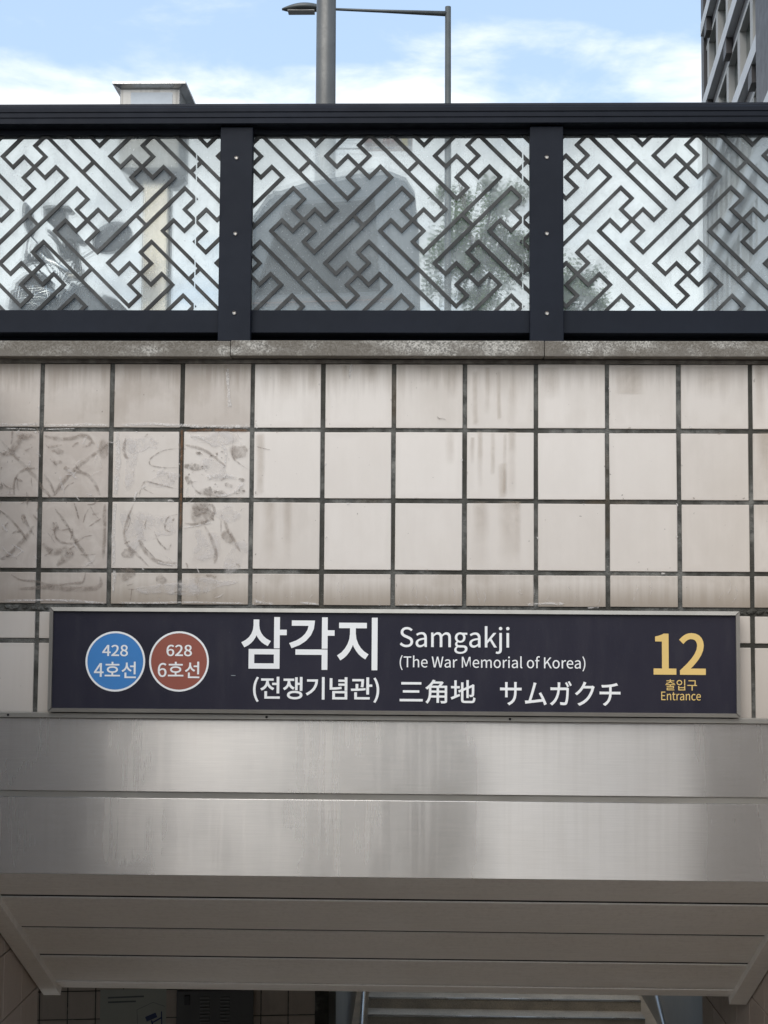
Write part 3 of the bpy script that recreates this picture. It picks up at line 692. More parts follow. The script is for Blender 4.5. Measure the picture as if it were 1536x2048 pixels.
def text_me(body, bold):
    cu = bpy.data.curves.new('lettering', 'FONT'); cu.body = body; cu.resolution_u = 5
    if FONT: cu.font = FONT; cu.offset = bold*0.38
    else: cu.offset = bold
    o = bpy.data.objects.new('lettering', cu); COL.objects.link(o)
    dg = bpy.context.evaluated_depsgraph_get(); me = bpy.data.meshes.new_from_object(o.evaluated_get(dg))
    bpy.data.objects.remove(o); bpy.data.curves.remove(cu); return me
def lettering(body, x0, x1, y0, y1, mat, bold, parent, Y):
    """lines of print fitted to the box they fill in the photo"""
    me = text_me(body, bold); me.name = 'lettering'
    xs = [v.co.x for v in me.vertices]; ys = [v.co.y for v in me.vertices]
    ym = (y0+y1)/2; A, B = px(x0, Y, ym), px(x1, Y, ym); xm = (x0+x1)/2; T, Bt = pz(y0, Y, xm), pz(y1, Y, xm)
    for v in me.vertices:
        fx = (v.co.x-min(xs))/(max(xs)-min(xs)); fz = (v.co.y-min(ys))/(max(ys)-min(ys))
        v.co = Vector((A+(B-A)*fx, Y, Bt+(T-Bt)*fz))
    me.materials.clear()
    for p in me.polygons: p.use_smooth = False
    return link('lettering', rel(me, parent), mat, parent)
def disc(name, cx, cy_, r, mat, parent, Y, r_in=0.0):
    c = pix(cx, cy_, Y); rr = r*(CAM.y*-1+Y)/F_PX; n = 64; v, f = [], []
    if r_in:
        ri = r_in*(-CAM.y+Y)/F_PX
        for k in range(n):
            t_ = 2*math.pi*k/n; v += [(c.x+rr*math.cos(t_), Y, c.z+rr*math.sin(t_)), (c.x+ri*math.cos(t_), Y, c.z+ri*math.sin(t_))]
        f = [(2*k, 2*k+1, (2*k+3) % (2*n), (2*k+2) % (2*n)) for k in range(n)]
    else:
        v = [(c.x+rr*math.cos(2*math.pi*k/n), Y, c.z+rr*math.sin(2*math.pi*k/n)) for k in range(n)]; f = [tuple(range(n))]
    return link(name, rel(mesh(name, v, f, recalc=False), parent), mat, parent)
YT = YS-0.0012
disc('blue_roundel', 230.6, 1322.8, 58.5, 'roundel_blue', sign, YS-0.0006); disc('roundel_ring', 230.6, 1322.8, 60, 'print_white', sign, YS-0.0009, 56.2)
disc('brown_roundel', 358, 1322.8, 58.5, 'roundel_brown', sign, YS-0.0006); disc('roundel_ring', 358, 1322.8, 60, 'print_white', sign, YS-0.0009, 56.2)
for (b, x0, x1, y0, y1, m, w) in [
        ('428', 204.5, 256, 1289.5, 1312.5, 'print_white', 0.015), ('4호선', 188, 272, 1323, 1356, 'print_white', 0.010),
        ('628', 333, 384, 1289.5, 1312.5, 'print_white', 0.015), ('6호선', 315.5, 399, 1323, 1356, 'print_white', 0.010),
        ('삼각지', 482.5, 755, 1234.5, 1339.5, 'print_white', 0.013), ('(전쟁기념관)', 506, 758.5, 1354, 1405, 'print_white', 0.013),
        ('Samgakji', 799.4, 1019, 1252, 1307.6, 'print_white', 0.004), ('(The War Memorial of Korea)', 799.4, 1170.8, 1311.5, 1341.5, 'print_white', 0.003),
        ('三角地', 799.4, 951, 1359.5, 1407.5, 'print_white', 0.010), ('サムガクチ', 1000, 1241, 1362, 1411.5, 'print_white', 0.009),
        ('12', 1307, 1411.3, 1266, 1349.5, 'print_gold', 0.018), ('출입구', 1331, 1394, 1359, 1381, 'print_gold', 0.002), ('Entrance', 1322.5, 1401.7, 1383.5, 1400.8, 'print_gold', 0.002)]:
    lettering(b, x0, x1, y0, y1, m, w, sign, YT)

a, b = pix(462, 1351.6, YT), pix(471, 1350.4, YT)
link('scratch', rel(mesh('scratch', [(a.x, YT, a.z), (b.x, YT, a.z), (b.x, YT, b.z), (a.x, YT, b.z)], [(0, 1, 2, 3)], recalc=False), sign), 'sticker_ink', sign)

# ------------------------------------------------------------------ stainless lintel
lin = empty('lintel_cladding', (1.0, 0.0, Z_LB), 'wide brushed stainless lintel cladding of two panels below the sign', 'lintel')
zm1, zm0 = pz(1588, -0.02), pz(1601, -0.02)
ztr = pz(1441.5, -0.02)
LX0, LX1 = XL+0.001, XR-0.001
box('panel', (LX0, -0.020, zm1), (LX1, 0.0, ztr), 'brushed_steel', lin, 0.0012)
box('panel', (LX0, -0.020, Z_LB), (LX1, 0.0, zm0), 'brushed_steel', lin, 0.0012)
box('joint_strip', (LX0, -0.015, zm0+0.0006), (LX1, -0.001, zm1-0.0012), 'aluminium', lin)
led = box('ledge_trim', (LX0, -0.030, ztr+0.0012), (LX1, 0.0, pz(1431, -0.03)), 'aluminium', lin, 0.001)
box('core', (LX0, 0.001, Z_LB+0.03), (LX1, 0.33, Z_LT-0.021), 'concrete', lin)
for (x, y) in ((16, 1427.5), (533, 1430), (1020, 1435)):
    c = pix(x, y+4, -0.0304)
    me = tube_me('screw_hole', [(0, 0, 0), (0, 0.001, 0)], 0.0036, 12); link('screw_hole', me, 'black_void', led, Vector((c.x, -0.0306, (ztr+0.0012+pz(1431, -0.03))/2))-lin.location-led.location)

# ------------------------------------------------------------------ sloping soffit
sof = empty('soffit', (1.0, 0.0, Z_LB), 'sloping grey metal panelled soffit under the lintel', 'soffit')
ds, dn = Vector((0, math.cos(SL), -math.sin(SL))), Vector((0, -math.sin(SL), -math.cos(SL)))
ORG = Vector((0, -0.018, Z_LB-0.0006))
def sbox(name, x0, x1, s0, s1, n0, n1, mat, parent):
    v = []
    for n_ in (n0, n1):
        for (x, s) in ((x0, s0), (x1, s0), (x1, s1), (x0, s1)): v.append(ORG+Vector((x, 0, 0))+ds*s+dn*n_-parent.location)
    return link(name, mesh(name, v, BOXF), mat, parent)
gp = 0.010
def slope_at(y, x=768):
    d = FW+RT*((x-768)/F_PX)-UP*((y-1024)/F_PX); t_ = (ORG-CAM).dot(dn)/d.dot(dn); return (CAM+d*t_-ORG).dot(ds)
st = [0.0]+[slope_at(y) for y in (1800, 1862.5, 1918.5, 1969)]; s_end = slope_at(1986)
for i in range(4):
    sbox('soffit_plank', XL+0.001, XR-0.001, st[i]+(gp if i else 0.0), st[i+1]-gp, -0.02, 0.0+0.0015*(i % 2), 'soffit_metal', sof)
for q in st[1:-1]: sbox('joint_seal', XL+0.001, XR-0.001, q-gp+0.0002, q+gp-0.0002, -0.018, -0.003, 'black_void', sof)
sbox('backing', XL+0.001, XR-0.001, 0.03, s_end, -0.05, -0.021, 'black_void', sof)
sbox('end_trim', XL+0.05, XR-0.05, st[4]+0.002, (st[4]+s_end)/2-0.003, -0.02, 0.004, 'soffit_metal', sof)
sbox('end_trim', XL+0.05, XR-0.05, (st[4]+s_end)/2+0.003, s_end, -0.02, -0.004, 'soffit_metal', sof)
sbox('edge_bar', XL+0.006, XL+0.063, st[1]-0.01, s_end, -0.019, 0.022, 'soffit_metal', sof)
sbox('edge_bar', XR-0.060, XR-0.004, st[1]-0.01, s_end, -0.019, 0.022, 'soffit_metal', sof)

# ------------------------------------------------------------------ side walls of the stairwell
def side_wall(name, xf, sgn, yend, label, ncol, ztop0=-1.22):
    w = empty(name, (xf, 0.3, FLOOR), label, 'wall')
    xo = xf+sgn*0.25
    # outdoor stretch (rises to the kerb) and indoor stretch
    lo, hi = min(xf, xo), max(xf, xo)
    link('outer_stretch', rel(box_me('outer_stretch', (lo, Y_STREET, FLOOR), (hi, -0.0, STREET+0.25)), w), 'stairwell_tile', w)
    inset = xf+sgn*0.006; lo, hi = min(inset, xo), max(inset, xo)
    link('mortar_bed', rel(box_me('mortar_bed', (lo, 0.001, FLOOR), (hi, yend, -1.0)), w), 'grout', w)
    if True:
        k = 0; zj = -1.56
        y = 0.0
        edges = [yend]
        while edges[-1]-0.2 > 0.001: edges.append(edges[-1]-0.2)
        edges.append(0.0)
        for a in range(len(edges)-1):
            y1, y0 = edges[a], edges[a+1]
            if y1-y0 < 0.03: continue
            for r_ in range(-1, 9):
                z1 = zj-0.2*r_; z0 = z1-0.2
                h = 0.2-0.004; wd = y1-y0-0.004
                key = (round(wd, 4), 'side')
                if key not in TILES:
                    TILES[key] = box_me('tile', (-0.003, -wd/2, -h/2), (0.003, wd/2, h/2), 0.0012)
                o = link('tile', TILES[key], 'passage_tile', w, Vector((xf+sgn*0.0035, (y0+y1)/2, (z0+z1)/2))-w.location)
                o['grime'] = random.uniform(.1, .35); o['top'] = 0.0; o['bottom'] = 0.0; o['film'] = 0.0
    return w
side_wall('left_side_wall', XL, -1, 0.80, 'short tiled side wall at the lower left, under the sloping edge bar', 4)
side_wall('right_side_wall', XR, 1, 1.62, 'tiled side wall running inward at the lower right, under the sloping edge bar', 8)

# ------------------------------------------------------------------ passage beyond: back wall, notice, cabinet, steps
YB = 6.6
bw = empty('passage_wall', (px(400, YB), YB, FLOOR), 'dim tiled wall at the back of the passage, lower left', 'wall')
bw.rotation_euler = (0, 0, 0); bw['_local'] = 1
# wall turns away slightly to the right: local frame along d
ang = R(7); dvec = Vector((math.cos(ang), math.sin(ang), 0)); nvec = Vector((math.sin(ang), -math.cos(ang), 0))
bw.rotation_euler = (0, 0, ang)
xa, xb = -1.9, 1.0
def lbox(name, x0, x1, z0, z1, y0, y1, mat, parent, bev=0.0):
    c = ((x0+x1)/2, (y0+y1)/2, (z0+z1)/2)
    return link(name, box_me(name, ((x0-x1)/2, (y0-y1)/2, (z0-z1)/2), ((x1-x0)/2, (y1-y0)/2, (z1-z0)/2), bev), mat, parent, c)
lbox('mortar_bed', xa, xb, 0.0, CEIL_Z+0.1-FLOOR, 0.006, 0.3, 'grout', bw)
TW = 0.2
zrow = pz(2031, YB, 160)-FLOOR
for i in range(int((xb-xa)/TW)):
    for j in range(-12, 4):
        if zrow+j*TW < 0.002: continue
        x0 = xa+i*TW; w = TW-0.008
        key = ('back',)
        if key not in TILES: TILES[key] = box_me('tile', (-w/2, -0.003, -w/2), (w/2, 0.003, w/2), 0.001)
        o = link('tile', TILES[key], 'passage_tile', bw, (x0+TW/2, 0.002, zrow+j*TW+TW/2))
        o['grime'] = random.uniform(.1, .4); o['top'] = 0.0; o['bottom'] = 0.0; o['film'] = 0.0
def hall_pt(x, y):   # pixel on the turned back wall -> local (x, z)
    d = FW+RT*((x-768)/F_PX)-UP*((y-1024)/F_PX)
    t_ = ((bw.location-CAM).dot(nvec))/d.dot(nvec); p = CAM+d*t_-bw.location
    return p.dot(dvec), p.z
# notice with camera pictogram
(nx0, nz1), (nx1, _) = hall_pt(201, 1985), hall_pt(333, 1985)
def on_wall(name, base_x, z, label, cat):
    o = empty(name, bw.location+dvec*base_x+nvec*0.004+Vector((0, 0, z)), label, cat); o.rotation_euler = (0, 0, ang); o['_local'] = 1; return o
no = on_wall('cctv_notice', (nx0+nx1)/2, hall_pt(260, 2150)[1], 'pale notice with a blue camera pictogram on the dim back wall', 'notice')
nw = (nx1-nx0)/2; nzb = hall_pt(260, 2150)[1]; ntop = hall_pt(260, 1978)[1]-nzb
lbox('paper', -nw, nw, 0, ntop, -0.003, 0.0, 'poster_paper', no)
def npt(x, y): a, b = hall_pt(x, y); return a-(nx0+nx1)/2, b-nzb
def nbar(x0, y0, x1, y1, w, mat, name):
    a, b = Vector(npt(x0, y0)), Vector(npt(x1, y1)); d = (b-a).normalized(); q = Vector((-d.y, d.x))*w/2
    v = [(p.x, -0.0045, p.y) for p in (a+q, b+q, b-q, a-q)]
    link(name, mesh(name, v, [(0, 1, 2, 3)], recalc=False), mat, no)
nbar(216, 1995, 288, 1992, 0.012, 'print_grey', 'print_line'); nbar(216, 2004, 272, 2002, 0.012, 'print_grey', 'print_line')
nbar(274, 2019, 306, 2004, 0.003, 'print_grey', 'shield_line'); nbar(306, 2004, 330, 2012, 0.003, 'print_grey', 'shield_line'); nbar(274, 2019, 276, 2060, 0.003, 'print_grey', 'shield_line')
nbar(292, 2038, 313, 2029, 0.036, 'print_blue', 'camera_icon'); nbar(303, 2040, 307, 2054, 0.012, 'print_blue', 'camera_icon'); nbar(306, 2044, 324, 2034, 0.010, 'print_blue', 'camera_icon'); nbar(323, 2022, 324, 2060, 0.008, 'print_blue', 'camera_icon')
# dark cabinet with embossed vents
(cx0, _), (cx1, _) = hall_pt(354, 2000), hall_pt(507, 2000); czb = hall_pt(430, 2200)[1]
cab = on_wall('wall_cabinet', (cx0+cx1)/2, czb, 'dark grey metal cabinet with embossed vent slots on the dim back wall', 'cabinet')
cw = (cx1-cx0)/2; ch = hall_pt(430, 1976)[1]-czb
lbox('body', -cw, cw, 0, ch, -0.06, 0.0, 'cabinet_paint', cab, 0.004)
lbox('handle', -cw*0.80, -cw*0.66, ch-0.10, ch-0.03, -0.075, -0.0605, 'black_plastic', cab, 0.003)
for xx in (410, 450):
    for k in range(8):
        x_, z_ = hall_pt(xx, 1990+k*7.0); x_ -= (cx0+cx1)/2; z_ -= czb
        lbox('vent_slot', x_-0.036, x_+0.036, z_-0.008, z_+0.004, -0.066, -0.0605, 'cabinet_relief', cab, 0.002)
# steps climbing away, seen over the landing
YE = 13.4
def step_z(y): return pz(y, YE, 1000)
sx0, sx1 = px(735, YE, 2030), px(1290, YE, 2030)
fl = empty('far_steps', ((sx0+sx1)/2, YE, FLOOR), 'granite steps with bright metal nosings climbing at the far end of the passage', 'steps')
rs, td = 0.125, 0.32
zf = step_z(2034)             # edge of the lowest clearly seen tread
k0 = int((zf-FLOOR)/rs); z_first = zf-k0*rs
for k in range(-k0, 18):
    z1 = zf+k*rs; y0 = YE+k*td
    s_ = box('step', (sx0, y0, z1-rs+0.0005 if k > -k0 else FLOOR+0.001), (sx1, y0+td+0.02, z1), 'step_granite', fl)
    box('nosing', (sx0, y0-0.004, z1-0.012), (sx1, y0+0.035, z1+0.003), 'polished_steel', fl) if k > -4 else None
for (xx, lab) in ((sx0-0.02, 'left-hand steel handrail beside the far steps'), (sx1+0.02, 'right-hand steel handrail beside the far steps')):
    h = empty('handrail', (xx, YE, FLOOR), lab, 'handrail', 'handrails of the far steps')
    def at(s): return Vector((xx, YE+s*td/rs*1.0, zf+s+0.75))
    a, b = at(-1.3), at(0.8)
    tube('rail_tube', [a, b], 0.026, 'polished_steel', h, 12)
    for s in (-1.2, -0.5, 0.2, 0.75):
        p = at(s); tube('baluster', [Vector((p.x, p.y, zf+s-0.05)), p], 0.018, 'polished_steel', h, 10)
# dark end of the hall
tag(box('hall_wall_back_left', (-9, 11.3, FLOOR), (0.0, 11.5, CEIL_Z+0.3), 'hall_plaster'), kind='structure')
tag(box('hall_wall_back_right', (4.4, 11.3, FLOOR), (12, 11.5, CEIL_Z+0.3), 'painted_opening'), kind='structure')  # wall coloured near-black in place of an unlit opening
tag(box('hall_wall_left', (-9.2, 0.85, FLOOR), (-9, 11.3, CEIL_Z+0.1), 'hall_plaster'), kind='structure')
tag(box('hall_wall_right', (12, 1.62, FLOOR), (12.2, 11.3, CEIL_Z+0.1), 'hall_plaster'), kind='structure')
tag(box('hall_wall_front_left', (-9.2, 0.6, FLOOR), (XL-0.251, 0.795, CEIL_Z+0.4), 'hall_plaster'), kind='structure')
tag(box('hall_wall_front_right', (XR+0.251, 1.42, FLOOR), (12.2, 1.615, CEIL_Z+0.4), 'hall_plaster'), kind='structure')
tag(box('hall_header', (XL-0.3, CEIL_Y+0.03, CEIL_Z+0.02), (XR+0.3, CEIL_Y+0.12, -0.2), 'hall_plaster'), kind='structure')

# ------------------------------------------------------------------ street furniture behind the railing
# stainless post with a boxed head
Yb = 3.15
b0, b1 = pix(240, 190, Yb), pix(360, 190, Yb); xa, xb = b0.x, b1.x; dep = 0.29
zt_, zb_ = pz(178, Yb, 300), pz(336, Yb, 300)
hd = empty('steel_marker_post', ((xa+xb)/2, Yb+dep/2, STREET), 'stainless steel post with boxed head and overhanging lid behind the railing', 'post')
box('head_box', (xa, Yb, zb_), (xb, Yb+dep, zt_), 'dull_steel', hd, 0.003)
ov = 0.034; lz = zt_+0.028
v = [(xa, Yb, zt_+0.001), (xb, Yb, zt_+0.001), (xb, Yb+dep, zt_+0.001), (xa, Yb+dep, zt_+0.001)]
for z in (lz-0.012, lz): v += [(xa-ov, Yb-ov, z), (xb+ov, Yb-ov, z), (xb+ov, Yb+dep+ov, z), (xa-ov, Yb+dep+ov, z)]
f = [(3, 2, 1, 0), (8, 9, 10, 11)]
for k in range(4): f += [(k, (k+1) % 4, 4+(k+1) % 4, 4+k), (4+k, 4+(k+1) % 4, 8+(k+1) % 4, 8+k)]
link('lid', rel(mesh('lid', v, f), hd), 'polished_steel', hd)
w2 = 0.067; cx_ = (px(285, Yb+0.1, 450)+px(338, Yb+0.1, 450))/2; cy2 = Yb+dep/2
box('shaft', (cx_-w2, cy2-w2, STREET), (cx_+w2, cy2+w2, zb_-0.045), 'warm_reflection_steel', hd, 0.006, 2)
v = [(xa+0.003, Yb+0.003, zb_-0.001), (xb-0.003, Yb+0.003, zb_-0.001), (xb-0.003, Yb+dep-0.003, zb_-0.001), (xa+0.003, Yb+dep-0.003, zb_-0.001)]
v += [(cx_-w2-0.03, cy2-w2-0.03, zb_-0.05), (cx_+w2+0.03, cy2-w2-0.03, zb_-0.05), (cx_+w2+0.03, cy2+w2+0.03, zb_-0.05), (cx_-w2-0.03, cy2+w2+0.03, zb_-0.05)]
link('collar', rel(mesh('collar', v, BOXF), hd), 'polished_steel', hd)
box('base_plate', (cx_-0.14, cy2-0.14, STREET), (cx_+0.14, cy2+0.14, STREET+0.012), 'aluminium', hd)
sa, sb = px(262, Yb, 190), px(345, Yb, 190)
st_ = box('sticker', (sa, Yb-0.002, pz(214, Yb, 300)), (sb, Yb-0.0006, pz(185, Yb, 300)), 'sticker', hd)

# thick tapered pole
Yp = 10.0
xc = (px(633, Yp, 120)+px(671.5, Yp, 120))/2; rad = (px(671, Yp, 120)-px(632, Yp, 120))/2
tp = empty('thick_pole', (xc, Yp, STREET), 'thick plain grey steel pole rising out of frame behind the centre panel', 'pole')
tube('haze_sleeve', [(xc, Yp, STREET+0.05), (xc, Yp, pz(252, Yp, 650))], [rad*1.10, rad*1.06], 'pole_haze', tp, 32)  # added pale sleeve: haze of the pane put into the pole's colour
tube('shaft', [(xc, Yp, STREET), (xc, Yp, 4.0), (xc-0.012, Yp, 9.5)], [rad*1.08, rad*1.03, rad*0.92], 'pole_grey', tp, 32)
link('base_flange', rel(box_me('base_flange', (xc-0.22, Yp-0.22, STREET), (xc+0.22, Yp+0.22, STREET+0.02), 0.004), tp), 'pole_grey', tp)
link('top_cap', rel(tube_me('top_cap', [(xc-0.012, Yp, 9.5), (xc-0.012, Yp, 9.53)], [rad*0.98, rad*0.7], 32), tp), 'pole_grey', tp)
# small printed board held on the pole by two arms
Ys = Yp-0.02
q0, q1 = pix(728, 302, Ys), pix(825, 262, Ys)
bd = empty('printed_board', ((q0.x+q1.x)/2, Ys, q0.z), 'small beige board with faded red and grey print on the thick pole', 'board')
box('plate', (q0.x, Ys, q0.z), (q1.x, Ys+0.012, q1.z), 'banner_cloth', bd)
for zz in (q0.z+0.03, q1.z-0.03): tube('bracket', [(xc, Ys+0.02, zz), (q0.x+0.02, Ys+0.02, zz)], 0.008, 'pole_grey', bd, 8)
for (x0, x1, y0, y1, m) in [(733, 743, 279, 286, 'banner_red'), (757, 761, 277, 282, 'sticker_ink'), (767, 770, 276, 286, 'banner_red'), (773, 780, 276, 287, 'banner_red'), (783, 789, 280, 287, 'banner_red'), (733, 742, 288, 292, 'sticker_ink'),
                            (749, 790, 294, 297, 'sticker_ink'), (733, 745, 295, 298, 'sticker_ink'), (803, 815, 275, 291, 'banner_yellow'), (817, 822, 280, 298, 'sticker_ink')]:
    a, b = pix(x0, y1, Ys), pix(x1, y0, Ys); box('print_block', (a.x, Ys-0.002, a.z), (b.x, Ys-0.0005, b.z), m, bd)

# street lamp with side arm
Yl = 22.0
p0, p1 = pix(897, 200, Yl), pix(896, 14, Yl); lr = (px(903, Yl, 100)-px(890.5, Yl, 100))/2
sl = empty('street_lamp', (p0.x, Yl, STREET), 'slim grey street lamp with long side arm and flat lamp head', 'street lamp')
tube('pole', [(p0.x+0.01, Yl, STREET), (p1.x, Yl, p1.z)], [lr*1.25, lr*0.95], 'lamp_grey', sl, 20)
a, b = pix(893, 27.5, Yl), pix(632, 17, Yl)
tube('arm', [a, a.lerp(b, .5), b], [lr*0.85, lr*0.52, lr*0.38], 'lamp_grey', sl, 12)
hp0, hp1 = pix(564, 19, Yl), pix(640, 17, Yl); L = hp1.x-hp0.x
vv, ff = [], []; ns, na = 14, 16
for i in range(ns+1):
    t_ = i/ns; w_ = 0.02+0.15*math.sin(math.pi*min(1, t_*0.85+0.03)); hh = 0.012+0.095*math.sin(math.pi*min(1, t_*0.80+0.02))**0.9
    for k in range(na):
        an = 2*math.pi*k/na; zz = math.sin(an)*hh*(1.0 if math.sin(an) > 0 else 0.55)
        vv.append((hp0.x+L*t_, Yl+math.cos(an)*w_, hp0.z+(hp1.z-hp0.z)*t_+zz))
for i in range(ns):
    for k in range(na): ff.append((i*na+k, i*na+(k+1) % na, (i+1)*na+(k+1) % na, (i+1)*na+k))
ff += [tuple(range(na)), tuple(range(ns*na, (ns+1)*na))]
link('lamp_head', rel(mesh('lamp_head', vv, ff, smooth=True), sl), 'lamp_grey', sl)
box('led_plate', (hp0.x+L*0.16, Yl-0.11, hp0.z-0.062), (hp0.x+L*0.86, Yl+0.11, hp0.z-0.048), 'lamp_led', sl, 0.004)

# ------------------------------------------------------------------ parked truck (dark cab, low bed) seen through the centre panel
Yt = 5.5
tx0, tx1 = px(446, Yt, 450), px(838, Yt, 450); TH = pz(337, Yt, 760)-STREET; CL = tx1-tx0
tr_ = empty('parked_truck', (tx0, Yt, STREET), 'dark grey truck cab parked behind the dusty centre panel', 'truck'); tr_['_local'] = 1
cabp = [(0.06, 0.42), (0.0, 0.75), (0.0, 1.15), (0.05, 1.62), (0.17, TH-0.36), (0.30, TH-0.17), (0.55, TH-0.085), (0.85, TH-0.03), (1.10, TH), (CL-0.20, TH-0.005), (CL-0.09, TH-0.05), (CL-0.03, TH-0.15), (CL, TH-0.45), (CL+0.02, 1.2), (CL+0.02, 0.48), (0.95, 0.48), (0.90, 0.80), (0.55, 0.92), (0.25, 0.80), (0.20, 0.42)]
me = prism_me('cab', cabp, 'y', 0.0, 1.75)
bm = bmesh.new(); bm.from_mesh(me); bmesh.ops.bevel(bm, geom=[e for e in bm.edges if abs(e.verts[0].co.y-e.verts[1].co.y) < 1e-4], offset=0.045, segments=3, affect='EDGES', clamp_overlap=True); bm.to_mesh(me); bm.free()
link('cab', me, 'truck_paint', tr_)
zw0 = 1.66; zw1 = TH-0.26
def side_plate(name, poly, y0, y1, mat, parent=tr_): return link(name, prism_me(name, poly, 'y', y0, y1), mat, parent)
dr = side_plate('door', [(0.16, 0.93), (0.13, 1.60), (0.34, zw1+0.10), (CL-0.22, zw1+0.14), (CL-0.16, 0.60), (0.98, 0.60), (0.93, 0.86), (0.6, 0.97)], -0.012, -0.0005, 'truck_paint')
side_plate('door_window', [(0.22, zw0), (0.42, zw1), (CL-0.30, zw1+0.04), (CL-0.26, zw0+0.03)], -0.018, -0.0125, 'dark_glass')
side_plate('belt_trim', [(0.16, zw0-0.062), (0.16, zw0-0.050), (CL-0.17, zw0-0.018), (CL-0.17, zw0-0.03)], -0.020, -0.0128, 'belt_trim')
side_plate('door_handle', [(CL-0.42, 1.38), (CL-0.42, 1.42), (CL-0.26, 1.43), (CL-0.26, 1.39)], -0.035, -0.0128, 'black_plastic')
link('windscreen', mesh('windscreen', [(0.035, 0.12, 1.60), (0.035, 1.63, 1.60), (0.20, 1.58, TH-0.30), (0.20, 0.17, TH-0.30)], [(0, 1, 2, 3)]), 'dark_glass', tr_)
for y in (0.12, 1.38):
    link('headlight', box_me('headlight', (-0.02, y, 0.80), (0.05, y+0.25, 1.0), 0.015, 2), 'lamp_clear', tr_)
link('bumper', box_me('bumper', (-0.06, 0.03, 0.42), (0.17, 1.72, 0.68), 0.03, 2), 'black_plastic', tr_)
mr = link('door_mirror', box_me('door_mirror', (0.05, -0.24, 1.52), (0.13, -0.07, 1.86), 0.02, 2), 'black_plastic', tr_)
tube('mirror_arm', [(0.20, -0.012, 1.50), (0.12, -0.15, 1.53)], 0.012, 'black_plastic', tr_, 8)
BL = CL+0.10
link('cargo_bed', box_me('cargo_bed', (BL, -0.05, 0.92), (BL+2.9, 1.80, 1.00), 0.01), 'truck_paint', tr_)
for nm, lo, hi in (('bed_side', (BL, -0.05, 1.0), (BL+2.9, -0.015, 1.37)), ('bed_side', (BL, 1.765, 1.0), (BL+2.9, 1.80, 1.37)), ('tailgate', (BL+2.865, -0.013, 1.0), (BL+2.9, 1.763, 1.37)), ('bed_front', (BL, -0.013, 1.0), (BL+0.035, 1.763, 1.52))):
    link(nm, box_me(nm, lo, hi, 0.006), 'truck_paint', tr_)
link('chassis', box_me('chassis', (0.30, 0.5, 0.50), (BL+2.8, 1.25, 0.90), 0.01), 'black_paint', tr_)
for x in (0.575, BL+1.9):
    for y, o_ in ((0.02, -1), (1.53, 1)):
        wv = link('wheel', mesh('wheel_hub', [(x+0.02*math.cos(k), y+0.1, 0.37+0.02*math.sin(k)) for k in range(6)], [tuple(range(6))]), 'black_paint', tr_)
        ty = tube_me('tyre', [(x, y, 0.37), (x, y+0.03, 0.37), (x, y+0.17, 0.37), (x, y+0.20, 0.37)], [0.32, 0.37, 0.37, 0.32], 28, smooth=False); link('tyre', ty, 'dark_rubber', wv)
        link('rim', tube_me('rim', [(x, y-0.008, 0.37), (x, y+0.208, 0.37)], 0.20, 20), 'aluminium', wv)

# ------------------------------------------------------------------ parked motorcycle seen through the left panel
Ym = 2.85
mo = empty('parked_motorcycle', (px(150, Ym, 560), Ym, STREET), 'dark motorcycle with round mirror and phone holder parked behind the left panel', 'motorcycle')
def mp_(x, y, dy=0.0): return pix(x, y, Ym+dy)
mpx = (Ym-CAM.y)/F_PX
def mtube(name, P, r, mat, parent=mo, seg=10): return link(name, rel(tube_me(name, P, r, seg), mo), mat, parent)
def shell(name, outline, dy, depth, mat, bev=0.012):
    v = [mp_(x, y, dy) for x, y in outline]+[mp_(x, y, dy)+Vector((0, depth, 0)) for x, y in outline]; n = len(outline)
    me = mesh(name, v, [tuple(range(n)), tuple(range(n, 2*n))]+[(i, (i+1) % n, n+(i+1) % n, n+i) for i in range(n)])
    bm = bmesh.new(); bm.from_mesh(me); bmesh.ops.bevel(bm, geom=bm.edges[:], offset=bev, segments=2, affect='EDGES', clamp_overlap=True); bm.to_mesh(me); bm.free()
    return link(name, rel(me, mo), mat, mo)
def oval(name, cx, cy_, rx, ry, rot, thick, mat, dy=0.0, tilt=0.0):
    n = 30; c = mp_(cx, cy_, dy); v = []; f = []
    for (s, y) in ((0.86, -thick/2), (1.0, -thick/4), (1.0, thick/4), (0.8, thick/2)):
        for k in range(n):
            t_ = 2*math.pi*k/n; a, b = rx*mpx*s*math.cos(t_), ry*mpx*s*math.sin(t_)
            X, Z = a*math.cos(rot)-b*math.sin(rot), a*math.sin(rot)+b*math.cos(rot)
            v.append(c+Vector((X, y+X*tilt, Z)))
    for r_ in range(3):
        for k in range(n): f.append((r_*n+k, r_*n+(k+1) % n, (r_+1)*n+(k+1) % n, (r_+1)*n+k))
    f += [tuple(range(n)), tuple(range(3*n, 4*n))]
    return link(name, rel(mesh(name, v, f), mo), mat, mo)
oval('mirror', 225, 476, 42, 31, R(28), 0.035, 'mirror_back', 0.0, 0.1)
mtube('mirror_stem', [mp_(128, 560, .02), mp_(145, 528, .02), mp_(168, 514, .01), mp_(200, 494, .01)], 0.006, 'black_plastic')
oval('mirror', 58, 440, 8, 34, R(8), 0.12, 'mirror_back', 0.1)
mtube('mirror_stem', [mp_(52, 520, .12), mp_(54, 490, .1), mp_(60, 465, .1)], 0.006, 'black_plastic')
shell('phone_holder', [(86, 416), (87, 436), (100, 446), (118, 446), (128, 436), (129, 412)], 0.05, 0.09, 'black_plastic', 0.003)
shell('holder_visor', [(84, 414), (92, 410), (138, 411), (134, 415)], 0.02, 0.14, 'black_plastic', 0.001)
shell('meter_housing', [(112, 452), (128, 442), (145, 455), (166, 480), (160, 484), (140, 478), (122, 476)], 0.04, 0.10, 'black_plastic', 0.002)
